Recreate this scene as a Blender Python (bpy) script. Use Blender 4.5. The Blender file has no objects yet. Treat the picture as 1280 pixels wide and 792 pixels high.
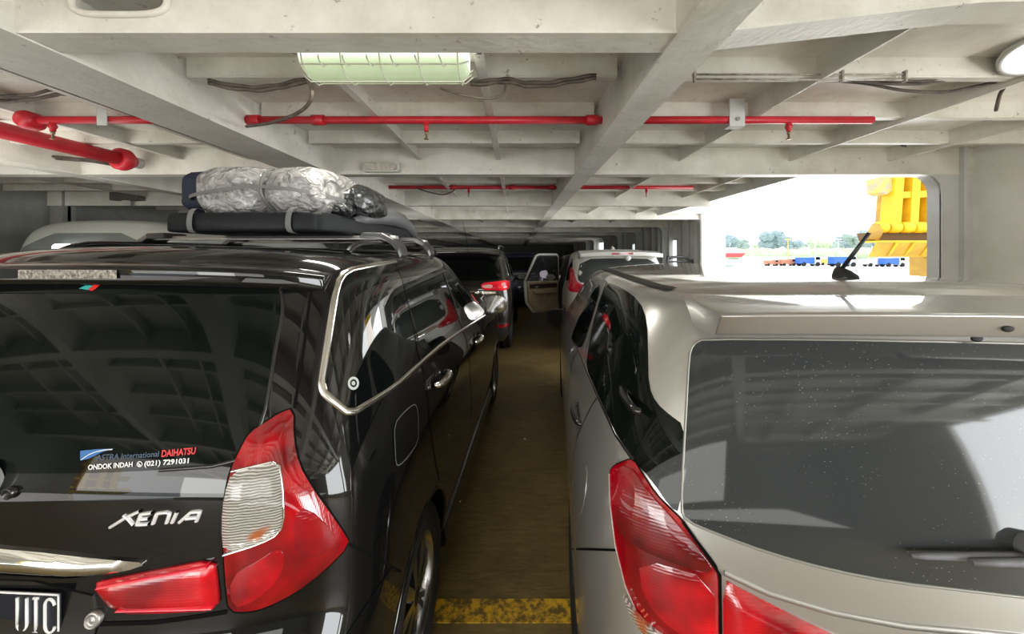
import bpy, bmesh, math, random
import numpy as np
from mathutils import Vector, Matrix
from mathutils.bvhtree import BVHTree
from mathutils.geometry import delaunay_2d_cdt

random.seed(7)
scene = bpy.context.scene
COL = scene.collection
PI = math.pi
# camera model of the photograph (1280 x 792): focal length and vanishing point in pixels
FPX, CX, CY, EYE = 470.0, 645.0, 318.0, 1.60

def at(px, py, d):
    """the point seen at pixel (px, py) at distance d along the deck"""
    return Vector(((px - CX) / FPX * d, d, EYE - (py - CY) / FPX * d))

# ------------------------------------------------------------------ materials
MATS = {}
def mat(name, color, rough=0.5, metal=0.0, coat=0.0, coat_rough=0.03, spec=0.5, noise=None, bump=None,
        emit=None, estr=0.0, alpha=1.0, trans=0.0, ior=1.45, sheen=0.0):
    """noise=(scale, amount, color2, detail)   bump=(scale, strength)"""
    if name in MATS:
        return MATS[name]
    m = bpy.data.materials.new(name); m.use_nodes = True
    nt = m.node_tree; b = nt.nodes['Principled BSDF']
    c = (*color, 1.0) if len(color) == 3 else color
    b.inputs['Base Color'].default_value = c
    b.inputs['Roughness'].default_value = rough
    b.inputs['Metallic'].default_value = metal
    b.inputs['Coat Weight'].default_value = coat
    b.inputs['Coat Roughness'].default_value = coat_rough
    b.inputs['Specular IOR Level'].default_value = spec
    b.inputs['Alpha'].default_value = alpha
    b.inputs['Transmission Weight'].default_value = trans
    b.inputs['IOR'].default_value = ior
    if emit:
        b.inputs['Emission Color'].default_value = (*emit, 1); b.inputs['Emission Strength'].default_value = estr
    tc = None
    if noise or bump:
        tc = nt.nodes.new('ShaderNodeTexCoord')
    if noise:
        n = nt.nodes.new('ShaderNodeTexNoise'); n.inputs['Scale'].default_value = noise[0]
        n.inputs['Detail'].default_value = noise[3] if len(noise) > 3 else 5
        n.inputs['Roughness'].default_value = 0.62
        nt.links.new(tc.outputs['Object'], n.inputs['Vector'])
        r = nt.nodes.new('ShaderNodeValToRGB')
        r.color_ramp.elements[0].position = 0.5 - 0.5 * (1 - noise[1]) * 0.5
        r.color_ramp.elements[1].position = 0.5 + 0.5 * (1 - noise[1]) * 0.5
        r.color_ramp.elements[0].color = (*noise[2], 1); r.color_ramp.elements[1].color = c
        nt.links.new(n.outputs['Fac'], r.inputs['Fac'])
        nt.links.new(r.outputs['Color'], b.inputs['Base Color'])
    if bump:
        n2 = nt.nodes.new('ShaderNodeTexNoise'); n2.inputs['Scale'].default_value = bump[0]
        n2.inputs['Detail'].default_value = 4
        nt.links.new(tc.outputs['Object'], n2.inputs['Vector'])
        bp = nt.nodes.new('ShaderNodeBump'); bp.inputs['Strength'].default_value = bump[1]
        bp.inputs['Distance'].default_value = 0.02
        nt.links.new(n2.outputs['Fac'], bp.inputs['Height'])
        nt.links.new(bp.outputs['Normal'], b.inputs['Normal'])
    MATS[name] = m
    return m

def ship_paint(name, color, dirt, rust=0.06, rough=0.45, bumps=0.25):
    """thick ship paint: cloudy dirt, brush lumps, sparse dark chips and rust freckles"""
    if name in MATS: return MATS[name]
    m = mat(name, color, rough)
    nt = m.node_tree; b = nt.nodes['Principled BSDF']; N = nt.nodes.new; L = nt.links.new
    tc = N('ShaderNodeTexCoord')
    n1 = N('ShaderNodeTexNoise'); n1.inputs['Scale'].default_value = 2.3; n1.inputs['Detail'].default_value = 8
    n1.inputs['Roughness'].default_value = 0.65
    L(tc.outputs['Object'], n1.inputs['Vector'])
    r1 = N('ShaderNodeValToRGB'); r1.color_ramp.elements[0].position = 0.33; r1.color_ramp.elements[1].position = 0.6
    r1.color_ramp.elements[0].color = (*dirt, 1); r1.color_ramp.elements[1].color = (*color, 1)
    L(n1.outputs['Fac'], r1.inputs['Fac'])
    n2 = N('ShaderNodeTexNoise'); n2.inputs['Scale'].default_value = 17; n2.inputs['Detail'].default_value = 6
    n2.inputs['Roughness'].default_value = 0.75
    L(tc.outputs['Object'], n2.inputs['Vector'])
    r2 = N('ShaderNodeValToRGB'); r2.color_ramp.elements[0].position = 0.625; r2.color_ramp.elements[1].position = 0.69
    r2.color_ramp.elements[0].color = (0, 0, 0, 1); r2.color_ramp.elements[1].color = (rust * 9, rust * 9, rust * 9, 1)
    L(n2.outputs['Fac'], r2.inputs['Fac'])
    mx = N('ShaderNodeMix'); mx.data_type = 'RGBA'
    L(r2.outputs['Color'], mx.inputs[0]); L(r1.outputs['Color'], mx.inputs[6])
    mx.inputs[7].default_value = (0.13, 0.095, 0.06, 1)
    L(mx.outputs[2], b.inputs['Base Color'])
    n3 = N('ShaderNodeTexNoise'); n3.inputs['Scale'].default_value = 34; n3.inputs['Detail'].default_value = 3
    L(tc.outputs['Object'], n3.inputs['Vector'])
    bp = N('ShaderNodeBump'); bp.inputs['Strength'].default_value = bumps; bp.inputs['Distance'].default_value = 0.008
    L(n3.outputs['Fac'], bp.inputs['Height']); L(bp.outputs['Normal'], b.inputs['Normal'])
    return m

# ------------------------------------------------------------------ objects
def tag(o, label=None, cat=None, group=None, kind=None):
    if label: o['label'] = label
    if cat: o['category'] = cat
    if group: o['group'] = group
    if kind: o['kind'] = kind
    return o

def empty(name, loc=(0, 0, 0), rz=0.0, parent=None):
    o = bpy.data.objects.new(name, None); COL.objects.link(o)
    o.location = loc; o.rotation_euler = (0, 0, rz); o.empty_display_size = 0.1
    if parent: o.parent = parent
    return o

def link(name, me, mats, parent=None):
    o = bpy.data.objects.new(name, me); COL.objects.link(o)
    for m in (mats if isinstance(mats, (list, tuple)) else [mats]): me.materials.append(m)
    if parent: o.parent = parent
    return o

def copy_tree(o, parent=None):
    c = o.copy(); COL.objects.link(c)
    if parent: c.parent = parent
    for ch in list(o.children): copy_tree(ch, c)
    return c

class MB:
    """collects simple shapes into one mesh"""
    def __init__(s): s.v = []; s.f = []; s.m = []; s.sm = []
    def add(s, vs, fs, mi=0, smooth=False):
        n = len(s.v); s.v += [tuple(p) for p in vs]
        for f in fs: s.f.append([i + n for i in f]); s.m.append(mi); s.sm.append(smooth)
    def box(s, x0, x1, y0, y1, z0, z1, mi=0, M=None):
        P = [Vector((x, y, z)) for z in (z0, z1) for y in (y0, y1) for x in (x0, x1)]
        if M: P = [M @ p for p in P]
        s.add(P, [(0, 2, 3, 1), (4, 5, 7, 6), (0, 1, 5, 4), (2, 6, 7, 3), (0, 4, 6, 2), (1, 3, 7, 5)], mi)
    def prism(s, poly, axis, a, b, mi=0, smooth=False):
        """poly: 2D points in the two other axes (in x,y,z order), extruded along axis from a to b"""
        n = len(poly)
        def mk(p, t):
            l = list(p); l.insert('xyz'.index(axis), t); return Vector(l)
        vs = [mk(p, a) for p in poly] + [mk(p, b) for p in poly]
        fs = [tuple(range(n))[::-1], tuple(range(n, 2 * n))] 
        s.add(vs, fs, mi)
        n0 = len(s.v) - 2 * n
        for i in range(n):
            j = (i + 1) % n
            s.f.append([n0 + i, n0 + j, n0 + n + j, n0 + n + i]); s.m.append(mi); s.sm.append(smooth)
    def tube(s, path, r, n=8, mi=0, cap=True):
        path = [Vector(p) for p in path]
        rs = r if isinstance(r, (list, tuple)) else [r] * len(path)
        rings = []; up = None
        for i, p in enumerate(path):
            t = (path[min(i + 1, len(path) - 1)] - path[max(i - 1, 0)])
            if t.length < 1e-9: t = Vector((0, 0, 1))
            t.normalize()
            if up is None:
                up = t.orthogonal().normalized()
            else:
                up = (up - t * up.dot(t))
                up = up.normalized() if up.length > 1e-6 else t.orthogonal().normalized()
            q = t.cross(up)
            rings.append([p + (up * math.cos(2 * PI * k / n) + q * math.sin(2 * PI * k / n)) * rs[i] for k in range(n)])
        vs = [p for R in rings for p in R]; fs = []
        for i in range(len(path) - 1):
            for k in range(n):
                k2 = (k + 1) % n
                fs.append((i * n + k, i * n + k2, (i + 1) * n + k2, (i + 1) * n + k))
        s.add(vs, fs, mi, True)
        if cap:
            m0 = len(s.v) - len(vs)
            s.f.append([m0 + k for k in range(n)][::-1]); s.m.append(mi); s.sm.append(False)
            s.f.append([m0 + (len(path) - 1) * n + k for k in range(n)]); s.m.append(mi); s.sm.append(False)
    def lathe(s, prof, M=None, n=32, mi=0, closed=False):
        """prof: (radius, height) revolved about local z"""
        M = M or Matrix()
        vs = []; k = len(prof)
        for i in range(n):
            a = 2 * PI * i / n
            for (r, h) in prof: vs.append(M @ Vector((r * math.cos(a), r * math.sin(a), h)))
        fs = []
        for i in range(n):
            j = (i + 1) % n
            for q in range(k if closed else k - 1):
                w = (q + 1) % k
                fs.append((i * k + q, j * k + q, j * k + w, i * k + w))
        s.add(vs, fs, mi, True)
    def build(s, name, mats, parent=None, auto=True, bevel=0.0):
        me = bpy.data.meshes.new(name); me.from_pydata(s.v, [], s.f); me.validate()
        bm = bmesh.new(); bm.from_mesh(me)
        bmesh.ops.recalc_face_normals(bm, faces=bm.faces)
        bm.to_mesh(me); bm.free()
        if len(me.polygons) == len(s.f):
            me.polygons.foreach_set('material_index', s.m)
            me.polygons.foreach_set('use_smooth', s.sm)
        o = link(name, me, mats, parent)
        if bevel:
            b = o.modifiers.new('bevel', 'BEVEL'); b.width = bevel; b.segments = 2; b.limit_method = 'ANGLE'; b.angle_limit = 0.6
        return o

def smooth_path(pts, n=6):
    """Catmull-Rom through the points"""
    pts = [Vector(p) for p in pts]; out = []
    for i in range(len(pts) - 1):
        p0 = pts[max(i - 1, 0)]; p1 = pts[i]; p2 = pts[i + 1]; p3 = pts[min(i + 2, len(pts) - 1)]
        for k in range(n):
            t = k / n
            out.append(0.5 * ((2 * p1) + (p2 - p0) * t + (2 * p0 - 5 * p1 + 4 * p2 - p3) * t * t + (3 * p1 - p0 - 3 * p2 + p3) * t ** 3))
    out.append(pts[-1]); return out

def evaluated_mesh(o):
    dg = bpy.context.evaluated_depsgraph_get(); dg.update()
    return bpy.data.meshes.new_from_object(o.evaluated_get(dg))

def boolean(o, cutters):
    for c in cutters:
        m = o.modifiers.new('cut', 'BOOLEAN'); m.operation = 'DIFFERENCE'; m.solver = 'EXACT'; m.object = c
    me = evaluated_mesh(o); o.modifiers.clear()
    old = o.data; o.data = me
    for c in cutters:
        d = c.data; bpy.data.objects.remove(c); bpy.data.meshes.remove(d)
    return o

# ------------------------------------------------------------------ car body surface
def bspl(P, n, axis, lo, hi):
    """uniform cubic B-spline along axis with ghost rows lo / hi, n samples per span"""
    P = np.moveaxis(P, axis, 0)
    G = np.concatenate([lo[None], P, hi[None]], 0)
    out = []
    for i in range(len(P) - 1):
        for k in range(n):
            t = k / n
            out.append(((1 - t) ** 3 * G[i] + (3 * t ** 3 - 6 * t * t + 4) * G[i + 1] + (-3 * t ** 3 + 3 * t * t + 3 * t + 1) * G[i + 2] + t ** 3 * G[i + 3]) / 6)
    i = len(P) - 1
    out.append((G[i] + 4 * G[i + 1] + G[i + 2]) / 6)
    return np.moveaxis(np.array(out), 0, axis)

class Body:
    """a car shell: horizontal outlines at several levels joined by a smooth spline surface.
    local axes: x right, y forward from the rear bumper, z up"""
    def __init__(s, levels, rear, front, loc, yaw, roofdrop=0.0, vmid=2.0, nl=5, nk=7, sidef=(0.1, 0.3, 0.55, 0.8), sidew=(1, 1, 1, .995)):
        s.M = Matrix.Translation(loc) @ Matrix.Rotation(yaw, 4, 'Z'); s.Mi = s.M.inverted()
        s.loc, s.yaw = loc, yaw
        rows = []
        for lv in levels:
            z, r, f, w = lv[:4]; inset = lv[4] if len(lv) > 4 else 0.0; k = lv[5] if len(lv) > 5 else 0.0
            cr = lv[6] if len(lv) > 6 else 1.0           # how rounded the rear corners are
            pts = [(un * w, r + dv * cr) for un, dv in rear]
            a, b = r + rear[-1][1] * cr, f + front[0][1]
            pts += [(w * sw, a + (b - a) * t) for t, sw in zip(sidef, sidew)]
            pts += [(un * w, f + dv) for un, dv in front]
            row = []
            for (u, v) in pts:
                if inset:
                    u = u * (1 - inset)
                    v = v * (1 - inset) + inset * min(max(v, r + 0.12), f - 0.12)
                row.append((u, v, z - roofdrop * k * ((v - vmid) / 2.0) ** 2))
            rows.append(row)
        P = np.array(rows)
        lo = P[:, 1].copy(); lo[:, 0] *= -1
        hi = P[:, -2].copy(); hi[:, 0] *= -1
        P = bspl(P, nk, 1, lo, hi); P[:, 0, 0] = 0; P[:, -1, 0] = 0
        lo = 2 * P[0] - P[1]; hi = P[-2].copy(); hi[:, 0] *= -1
        P = bspl(P, nl, 0, lo, hi); P[-1, :, 0] = 0
        nL, nK = P.shape[:2]
        verts = [tuple(p) for p in P.reshape(-1, 3)]
        idx = lambda i, j: i * nK + j
        faces = [(idx(i, j), idx(i, j + 1), idx(i + 1, j + 1), idx(i + 1, j)) for i in range(nL - 1) for j in range(nK - 1)]
        n = len(verts)
        verts += [(-x, y, z) for x, y, z in verts]
        faces += [tuple(reversed([i + n for i in f])) for f in faces]
        bm = bmesh.new(); vv = [bm.verts.new(p) for p in verts]
        for f in faces: bm.faces.new([vv[i] for i in f])
        bmesh.ops.remove_doubles(bm, verts=bm.verts, dist=1e-5)
        bmesh.ops.dissolve_degenerate(bm, edges=bm.edges, dist=1e-6)
        be = [e for e in bm.edges if len(e.link_faces) == 1]
        bmesh.ops.contextual_create(bm, geom=be)
        bmesh.ops.recalc_face_normals(bm, faces=bm.faces)
        bm.normal_update()
        s.bm = bm
        bt = bm.copy(); bmesh.ops.triangulate(bt, faces=bt.faces); bt.normal_update()
        bt.verts.ensure_lookup_table(); bt.faces.ensure_lookup_table()
        s.tv = [v.co.copy() for v in bt.verts]; s.tn = [v.normal.copy() for v in bt.verts]
        s.tf = [tuple(v.index for v in f.verts) for f in bt.faces]
        bt.free()
        s.bvh = BVHTree.FromPolygons(s.tv, s.tf, all_triangles=True)

    def normal(s, p, fi):
        a, b, c = s.tf[fi]; A, B, C = s.tv[a], s.tv[b], s.tv[c]
        v0, v1, v2 = B - A, C - A, p - A
        d00, d01, d11, d20, d21 = v0.dot(v0), v0.dot(v1), v1.dot(v1), v2.dot(v0), v2.dot(v1)
        den = d00 * d11 - d01 * d01
        if abs(den) < 1e-14: return s.tn[a]
        v = (d11 * d20 - d01 * d21) / den; w = (d00 * d21 - d01 * d20) / den
        return (s.tn[a] * (1 - v - w) + s.tn[b] * v + s.tn[c] * w).normalized()

    def cast(s, q, chart):
        """2D chart point -> (point, normal) on the shell"""
        if chart == 'pix':
            o = s.Mi @ Vector((0, 0, EYE)); d = (s.Mi.to_3x3() @ (at(q[0], q[1], 1.0) - Vector((0, 0, EYE)))).normalized()
        elif chart == 'rear': o, d = Vector((q[0], -3, q[1])), Vector((0, 1, 0))
        elif chart == 'front': o, d = Vector((q[0], 9, q[1])), Vector((0, -1, 0))
        elif chart == 'right': o, d = Vector((3, q[0], q[1])), Vector((-1, 0, 0))
        elif chart == 'left': o, d = Vector((-3, q[0], q[1])), Vector((1, 0, 0))
        elif chart == 'top': o, d = Vector((q[0], q[1], 5)), Vector((0, 0, -1))
        h = s.bvh.ray_cast(o, d)
        if h[0] is None:
            return None
        return h[0], s.normal(h[0], h[2])

    def points(s, qs, chart):
        """cast many points; a miss slides towards the middle of the set until it lands"""
        c = Vector((sum(q[0] for q in qs) / len(qs), sum(q[1] for q in qs) / len(qs)))
        out = []
        for q in qs:
            q = Vector(q[:2]); t = 0.0; h = None
            while h is None and t < 0.98:
                h = s.cast(q.lerp(c, t), chart); t += 0.03
            if h is None:
                l, nn, fi, _ = s.bvh.find_nearest(Vector((0, 1, 1))); h = (l, nn)
            out.append(h)
        return out

    def local(s, qs, chart='pix'):
        return [p for p, n in s.points(qs, chart)]

    def mesh(s, name, m, parent, arches=(), inner=None):
        me = bpy.data.meshes.new(name); s.bm.to_mesh(me)
        o = link(name, me, m if isinstance(m, (list, tuple)) else [m], parent)
        cut = []
        for (v, z, r) in arches:
            for sg in (-1, 1):
                b = MB(); b.lathe([(0, 0), (r, 0), (r, .55), (0, .55)], Matrix.Translation((sg * .45, v, z)) @ Matrix.Rotation(sg * PI / 2, 4, 'Y'), 48)
                c = b.build('cutter', m if not isinstance(m, (list, tuple)) else m[0]); c.parent = None
                cut.append(c)
        if cut:
            par = o.parent; o.parent = None
            boolean(o, cut); o.parent = par; me = o.data
            me.name = name
        # smooth shell normals, flat inside the arches
        nl = [Vector((0, 0, 1))] * len(me.loops)
        for p in me.polygons:
            p.use_smooth = True
            for li in p.loop_indices:
                co = me.vertices[me.loops[li].vertex_index].co
                l, nn, fi, dist = s.bvh.find_nearest(co)
                sn = s.normal(l, fi)
                nl[li] = sn if (dist < 2e-3 and sn.dot(p.normal) > 0.5) else p.normal.copy()
        me.normals_split_custom_set([tuple(n) for n in nl])
        return o

def chaikin(poly, it=2, closed=True, w=0.25):
    P = [Vector(p) for p in poly]
    for _ in range(it):
        Q = []
        n = len(P)
        for i in range(n if closed else n - 1):
            a, b = P[i], P[(i + 1) % n]
            Q += [a.lerp(b, w), a.lerp(b, 1 - w)]
        if not closed: Q = [P[0]] + Q + [P[-1]]
        P = Q
    return P

def densify(P, res, closed=True):
    out = []
    n = len(P)
    for i in range(n if closed else n - 1):
        a, b = Vector(P[i]), Vector(P[(i + 1) % n]); k = max(1, int(math.ceil((b - a).length / res)))
        out += [a.lerp(b, t / k) for t in range(k)]
    if not closed: out.append(Vector(P[-1]))
    return out

def inside(p, P):
    c = False; n = len(P); j = n - 1
    for i in range(n):
        a, b = P[i], P[j]
        if (a[1] > p[1]) != (b[1] > p[1]) and p[0] < (b[0] - a[0]) * (p[1] - a[1]) / (b[1] - a[1]) + a[0]: c = not c
        j = i
    return c

def seg_dist(p, P):
    best = 1e9; n = len(P)
    for i in range(n):
        a, b = P[i], P[(i + 1) % n]; ab = b - a; l = ab.length_squared
        t = 0 if l == 0 else max(0, min(1, (p - a).dot(ab) / l))
        d = (p - a - ab * t).length
        if d < best: best = d
    return best

def triangulate(poly, res, rnd=1):
    P = [Vector(p) for p in poly]
    if rnd: P = chaikin(P, rnd)
    B = densify(P, res)
    xs = [p[0] for p in B]; ys = [p[1] for p in B]
    pts = list(B); k = 0
    y = min(ys) + res * .5
    while y < max(ys):
        x = min(xs) + res * (.5 if k % 2 else 1.0)
        while x < max(xs):
            q = Vector((x, y))
            if inside(q, B) and seg_dist(q, B) > res * .45: pts.append(q)
            x += res
        y += res * .87; k += 1
    nb = len(B)
    vs, es, fs, *_ = delaunay_2d_cdt(pts, [(i, (i + 1) % nb) for i in range(nb)], [], 1, 1e-9)
    return [Vector(v) for v in vs], [tuple(f) for f in fs], B

def panel(body, name, poly, chart, m, parent, off=0.002, res=None, rnd=1, skirt=0.012, bulge=0.0, band=None, flip=False):
    """a sheet that lies on the shell inside the given outline, with a turned-in rim"""
    res = res or (9.0 if chart == 'pix' else 0.035)
    vs, fs, B = triangulate(poly, res, rnd)
    H = body.points(vs, chart)
    band = band or res * 2.5
    V = []; NN = []
    for q, (p, n) in zip(vs, H):
        o = off
        if bulge:
            t = min(1.0, seg_dist(q, B) / band); o += bulge * math.sin(t * PI / 2)
        V.append(p + n * o); NN.append(n)
    # orientation
    F = []
    for f in fs:
        a, b, c = V[f[0]], V[f[1]], V[f[2]]
        nn = (b - a).cross(c - a)
        if nn.length < 1e-12: continue
        F.append(f if nn.dot(NN[f[0]]) > 0 else f[::-1])
    nmain = len(F)
    # rim
    cnt = {}
    for f in F:
        for i in range(len(f)):
            e = (f[i], f[(i + 1) % len(f)]); cnt[e] = cnt.get(e, 0) + 1
    rim = [e for e in cnt if (e[1], e[0]) not in cnt]
    V2 = list(V); mp = {}
    for e in rim:
        for i in e:
            if i not in mp:
                mp[i] = (len(V2), len(V2) + 1)
                V2.append(V[i]); V2.append(V[i] - NN[i] * skirt)
    F2 = list(F)
    for a, b in rim: F2.append((mp[b][0], mp[a][0], mp[a][1], mp[b][1]))
    if flip:
        V2 = [Vector((-p.x, p.y, p.z)) for p in V2]; NN = [Vector((-n.x, n.y, n.z)) for n in NN]
        F2 = [f[::-1] for f in F2]
    me = bpy.data.meshes.new(name); me.from_pydata([tuple(p) for p in V2], [], F2)
    o = link(name, me, m, parent)
    for p in me.polygons: p.use_smooth = True
    if not bulge:
        nl = []
        for p in me.polygons:
            for li in p.loop_indices:
                vi = me.loops[li].vertex_index
                nl.append(tuple(NN[vi]) if vi < len(NN) else tuple(p.normal))
        me.normals_split_custom_set(nl)
    return o

def ribbon(body, name, line, chart, m, parent, width=0.006, off=0.0025, res=None, closed=False, rnd=0, flip=False, depth=0.0, smooth=False):
    """a thin strip along a line on the shell (gap, chrome trim, moulding)"""
    P = [Vector(p) for p in line]
    if rnd: P = chaikin(P, rnd, closed)
    P = densify(P, res or (6 if chart == 'pix' else 0.03), closed)
    H = body.points(P, chart); n = len(H); V = []; F = []
    for i in range(n):
        p, nn = H[i]
        a = H[(i - 1) % n if closed else max(i - 1, 0)][0]; b = H[(i + 1) % n if closed else min(i + 1, n - 1)][0]
        t = (b - a)
        t = t.normalized() if t.length > 1e-9 else Vector((0, 0, 1))
        sd = nn.cross(t).normalized() * width * .5
        if depth:   # raised bar with bevelled section
            V += [p - sd - nn * .002, p - sd * .8 + nn * off * .7, p + nn * off, p + sd * .8 + nn * off * .7, p + sd - nn * .002]
        else:
            V += [p - sd + nn * off, p + sd + nn * off]
    k = 5 if depth else 2
    for i in range(n if closed else n - 1):
        j = (i + 1) % n
        for q in range(k - 1): F.append((i * k + q, j * k + q, j * k + q + 1, i * k + q + 1))
    if flip: V = [Vector((-p.x, p.y, p.z)) for p in V]
    me = bpy.data.meshes.new(name); me.from_pydata([tuple(p) for p in V], [], F)
    bm = bmesh.new(); bm.from_mesh(me); bmesh.ops.recalc_face_normals(bm, faces=bm.faces); bm.to_mesh(me); bm.free()
    for p in me.polygons: p.use_smooth = bool(depth)
    return link(name, me, m, parent)

def text_mesh(txt, shear=0.0, bold=0.0, extrude=0.0, spacing=1.0):
    c = bpy.data.curves.new('lettering', 'FONT'); c.body = txt; c.size = 1.0; c.shear = shear; c.offset = bold
    c.extrude = extrude; c.space_character = spacing; c.resolution_u = 4
    o = bpy.data.objects.new('lettering', c); COL.objects.link(o)
    me = evaluated_mesh(o)
    bpy.data.objects.remove(o); bpy.data.curves.remove(c)
    return me

def lettering(body, name, txt, p0, p1, hpx, m, parent, shear=0.0, bold=0.0, off=0.003, raise_=0.0, spacing=1.0, chart='pix', fill=True):
    """writing laid on the shell along the pixel line p0 -> p1 with capital height hpx"""
    me = text_mesh(txt, shear, bold, 0.05 if raise_ else 0.0, spacing)
    xs = [v.co.x for v in me.vertices]; x0, x1 = min(xs), max(xs)
    cap = 0.70
    p0, p1 = Vector(p0), Vector(p1); d = (p1 - p0); up = Vector((d.y, -d.x)).normalized()
    if chart != 'pix': up = -up
    for v in me.vertices:
        t = (v.co.x - x0) / (x1 - x0)
        q = p0 + d * t + up * (v.co.y / cap * hpx)
        h = body.cast(q, chart) or body.points([q, p0, p1], chart)[0]
        o = off + ((v.co.z / 0.05 + 1) * .5 * raise_ if raise_ else 0)
        v.co = h[0] + h[1] * o
    return link(name, me, m, parent)
# ------------------------------------------------------------------ materials of the place
PAINT = ship_paint('white_ship_paint', (0.78, 0.755, 0.68), (0.58, 0.55, 0.46), rust=0.08)
PAINT_D = ship_paint('white_ship_paint_web', (0.76, 0.74, 0.67), (0.56, 0.54, 0.46), rust=0.09, bumps=0.35)
PAINT_G = ship_paint('grey_white_ship_paint', (0.60, 0.61, 0.59), (0.50, 0.50, 0.47), rust=0.03)
WALLP = ship_paint('wall_ship_paint', (0.82, 0.80, 0.74), (0.72, 0.70, 0.63), rust=0.015, bumps=0.12)
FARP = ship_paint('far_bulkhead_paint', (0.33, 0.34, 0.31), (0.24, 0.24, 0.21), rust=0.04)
RED = mat('red_pipe_paint', (0.62, 0.025, 0.04), .38, noise=(9, .5, (0.48, 0.02, 0.03), 4))
STEEL = mat('bare_steel', (0.45, 0.44, 0.42), .4, .8)
BRASS = mat('dull_brass', (0.32, 0.24, 0.14), .4, .8)
CABLE = mat('painted_cable', (0.045, 0.035, 0.026), .6, noise=(14, .4, (0.13, 0.105, 0.08), 4))
CABLE_L = mat('pale_painted_cable', (0.55, 0.52, 0.46), .6, noise=(20, .4, (0.22, 0.18, 0.14), 4))
RUBBER = mat('black_rubber', (0.018, 0.018, 0.018), .7, bump=(60, .1))

def floor_material():
    m = mat('deck_floor_paint', (0.1, 0.08, 0.04), .5)
    nt = m.node_tree; b = nt.nodes['Principled BSDF']; N = nt.nodes.new; L = nt.links.new
    tc = N('ShaderNodeTexCoord')
    n1 = N('ShaderNodeTexNoise'); n1.inputs['Scale'].default_value = 1.1; n1.inputs['Detail'].default_value = 9; n1.inputs['Roughness'].default_value = .7
    L(tc.outputs['Object'], n1.inputs['Vector'])
    r = N('ShaderNodeValToRGB'); e = r.color_ramp.elements
    e[0].position = .30; e[0].color = (0.11, 0.075, 0.022, 1); e[1].position = .70; e[1].color = (0.30, 0.215, 0.075, 1)
    L(n1.outputs['Fac'], r.inputs['Fac'])
    mp = N('ShaderNodeMapping'); mp.inputs['Scale'].default_value = (8, 30, 8)
    L(tc.outputs['Object'], mp.inputs['Vector'])
    n2 = N('ShaderNodeTexNoise'); n2.inputs['Scale'].default_value = 1.0; n2.inputs['Detail'].default_value = 6; n2.inputs['Roughness'].default_value = .7
    L(mp.outputs['Vector'], n2.inputs['Vector'])
    r2 = N('ShaderNodeValToRGB'); r2.color_ramp.elements[0].position = .3; r2.color_ramp.elements[1].position = .65
    r2.color_ramp.elements[0].color = (.45, .45, .45, 1)
    L(n2.outputs['Fac'], r2.inputs['Fac'])
    mx = N('ShaderNodeMix'); mx.data_type = 'RGBA'; mx.blend_type = 'MULTIPLY'; mx.inputs[0].default_value = .8
    L(r.outputs['Color'], mx.inputs[6]); L(r2.outputs['Color'], mx.inputs[7])
    L(mx.outputs[2], b.inputs['Base Color'])
    rr = N('ShaderNodeMapRange'); rr.inputs['To Min'].default_value = .30; rr.inputs['To Max'].default_value = .62
    L(n1.outputs['Fac'], rr.inputs['Value']); L(rr.outputs['Result'], b.inputs['Roughness'])
    bp = N('ShaderNodeBump'); bp.inputs['Strength'].default_value = .5; bp.inputs['Distance'].default_value = .012
    L(n2.outputs['Fac'], bp.inputs['Height']); L(bp.outputs['Normal'], b.inputs['Normal'])
    return m
FLOORM = floor_material()

def line_material():
    m = mat('worn_yellow_line_paint', (0.62, 0.36, 0.02), .55)
    nt = m.node_tree; b = nt.nodes['Principled BSDF']; N = nt.nodes.new; L = nt.links.new
    tc = N('ShaderNodeTexCoord')
    n1 = N('ShaderNodeTexNoise'); n1.inputs['Scale'].default_value = 24; n1.inputs['Detail'].default_value = 7; n1.inputs['Roughness'].default_value = .75
    L(tc.outputs['Object'], n1.inputs['Vector'])
    r = N('ShaderNodeValToRGB'); e = r.color_ramp.elements
    e[0].position = .44; e[0].color = (0.16, 0.10, 0.025, 1); e[1].position = .57; e[1].color = (0.74, 0.43, 0.02, 1)
    L(n1.outputs['Fac'], r.inputs['Fac']); L(r.outputs['Color'], b.inputs['Base Color'])
    return m
LINEM = line_material()

S = lambda o, label=None: tag(o, label=label, kind='structure')
SIDE = 3.93                 # inner face of the right shell
LEFT = -6.6
AFT, FWD = -7.5, 30.0
ZB, ZS, ZD = 2.30, 2.43, 2.515      # undersides of main beams, small beams, deck plate above
FR = 2.06
mains = [1.225 + FR * k for k in range(-4, 14)]

# floor and yellow line
m = MB(); m.box(LEFT, SIDE + .1, AFT, FWD, -.08, 0); S(m.build('floor', FLOORM))
m = MB(); m.box(-2.2, 2.6, 1.632, 1.745, .0005, .004)
tag(m.build('yellow_floor_line', LINEM), 'worn yellow painted line across the brown deck floor between the cars', 'floor marking')

# deck plate overhead: cut back to x = 2.72 beside the open bay on the right (frames 3.3 to 7.4)
m = MB()
m.box(LEFT, 2.72, AFT, FWD, ZD, ZD + .06)
m.box(2.72, SIDE + .1, AFT, 3.42, ZD, ZD + .06)
m.box(2.72, SIDE + .1, 7.36, FWD, ZD, ZD + .06)
S(m.build('ceiling', PAINT))
m = MB(); m.box(2.721, 2.738, 3.425, 7.25, ZB + .05, ZD + .065)
S(m.build('hatch_coaming', PAINT_G), 'grey white edge of the ceiling along the open bay')

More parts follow.
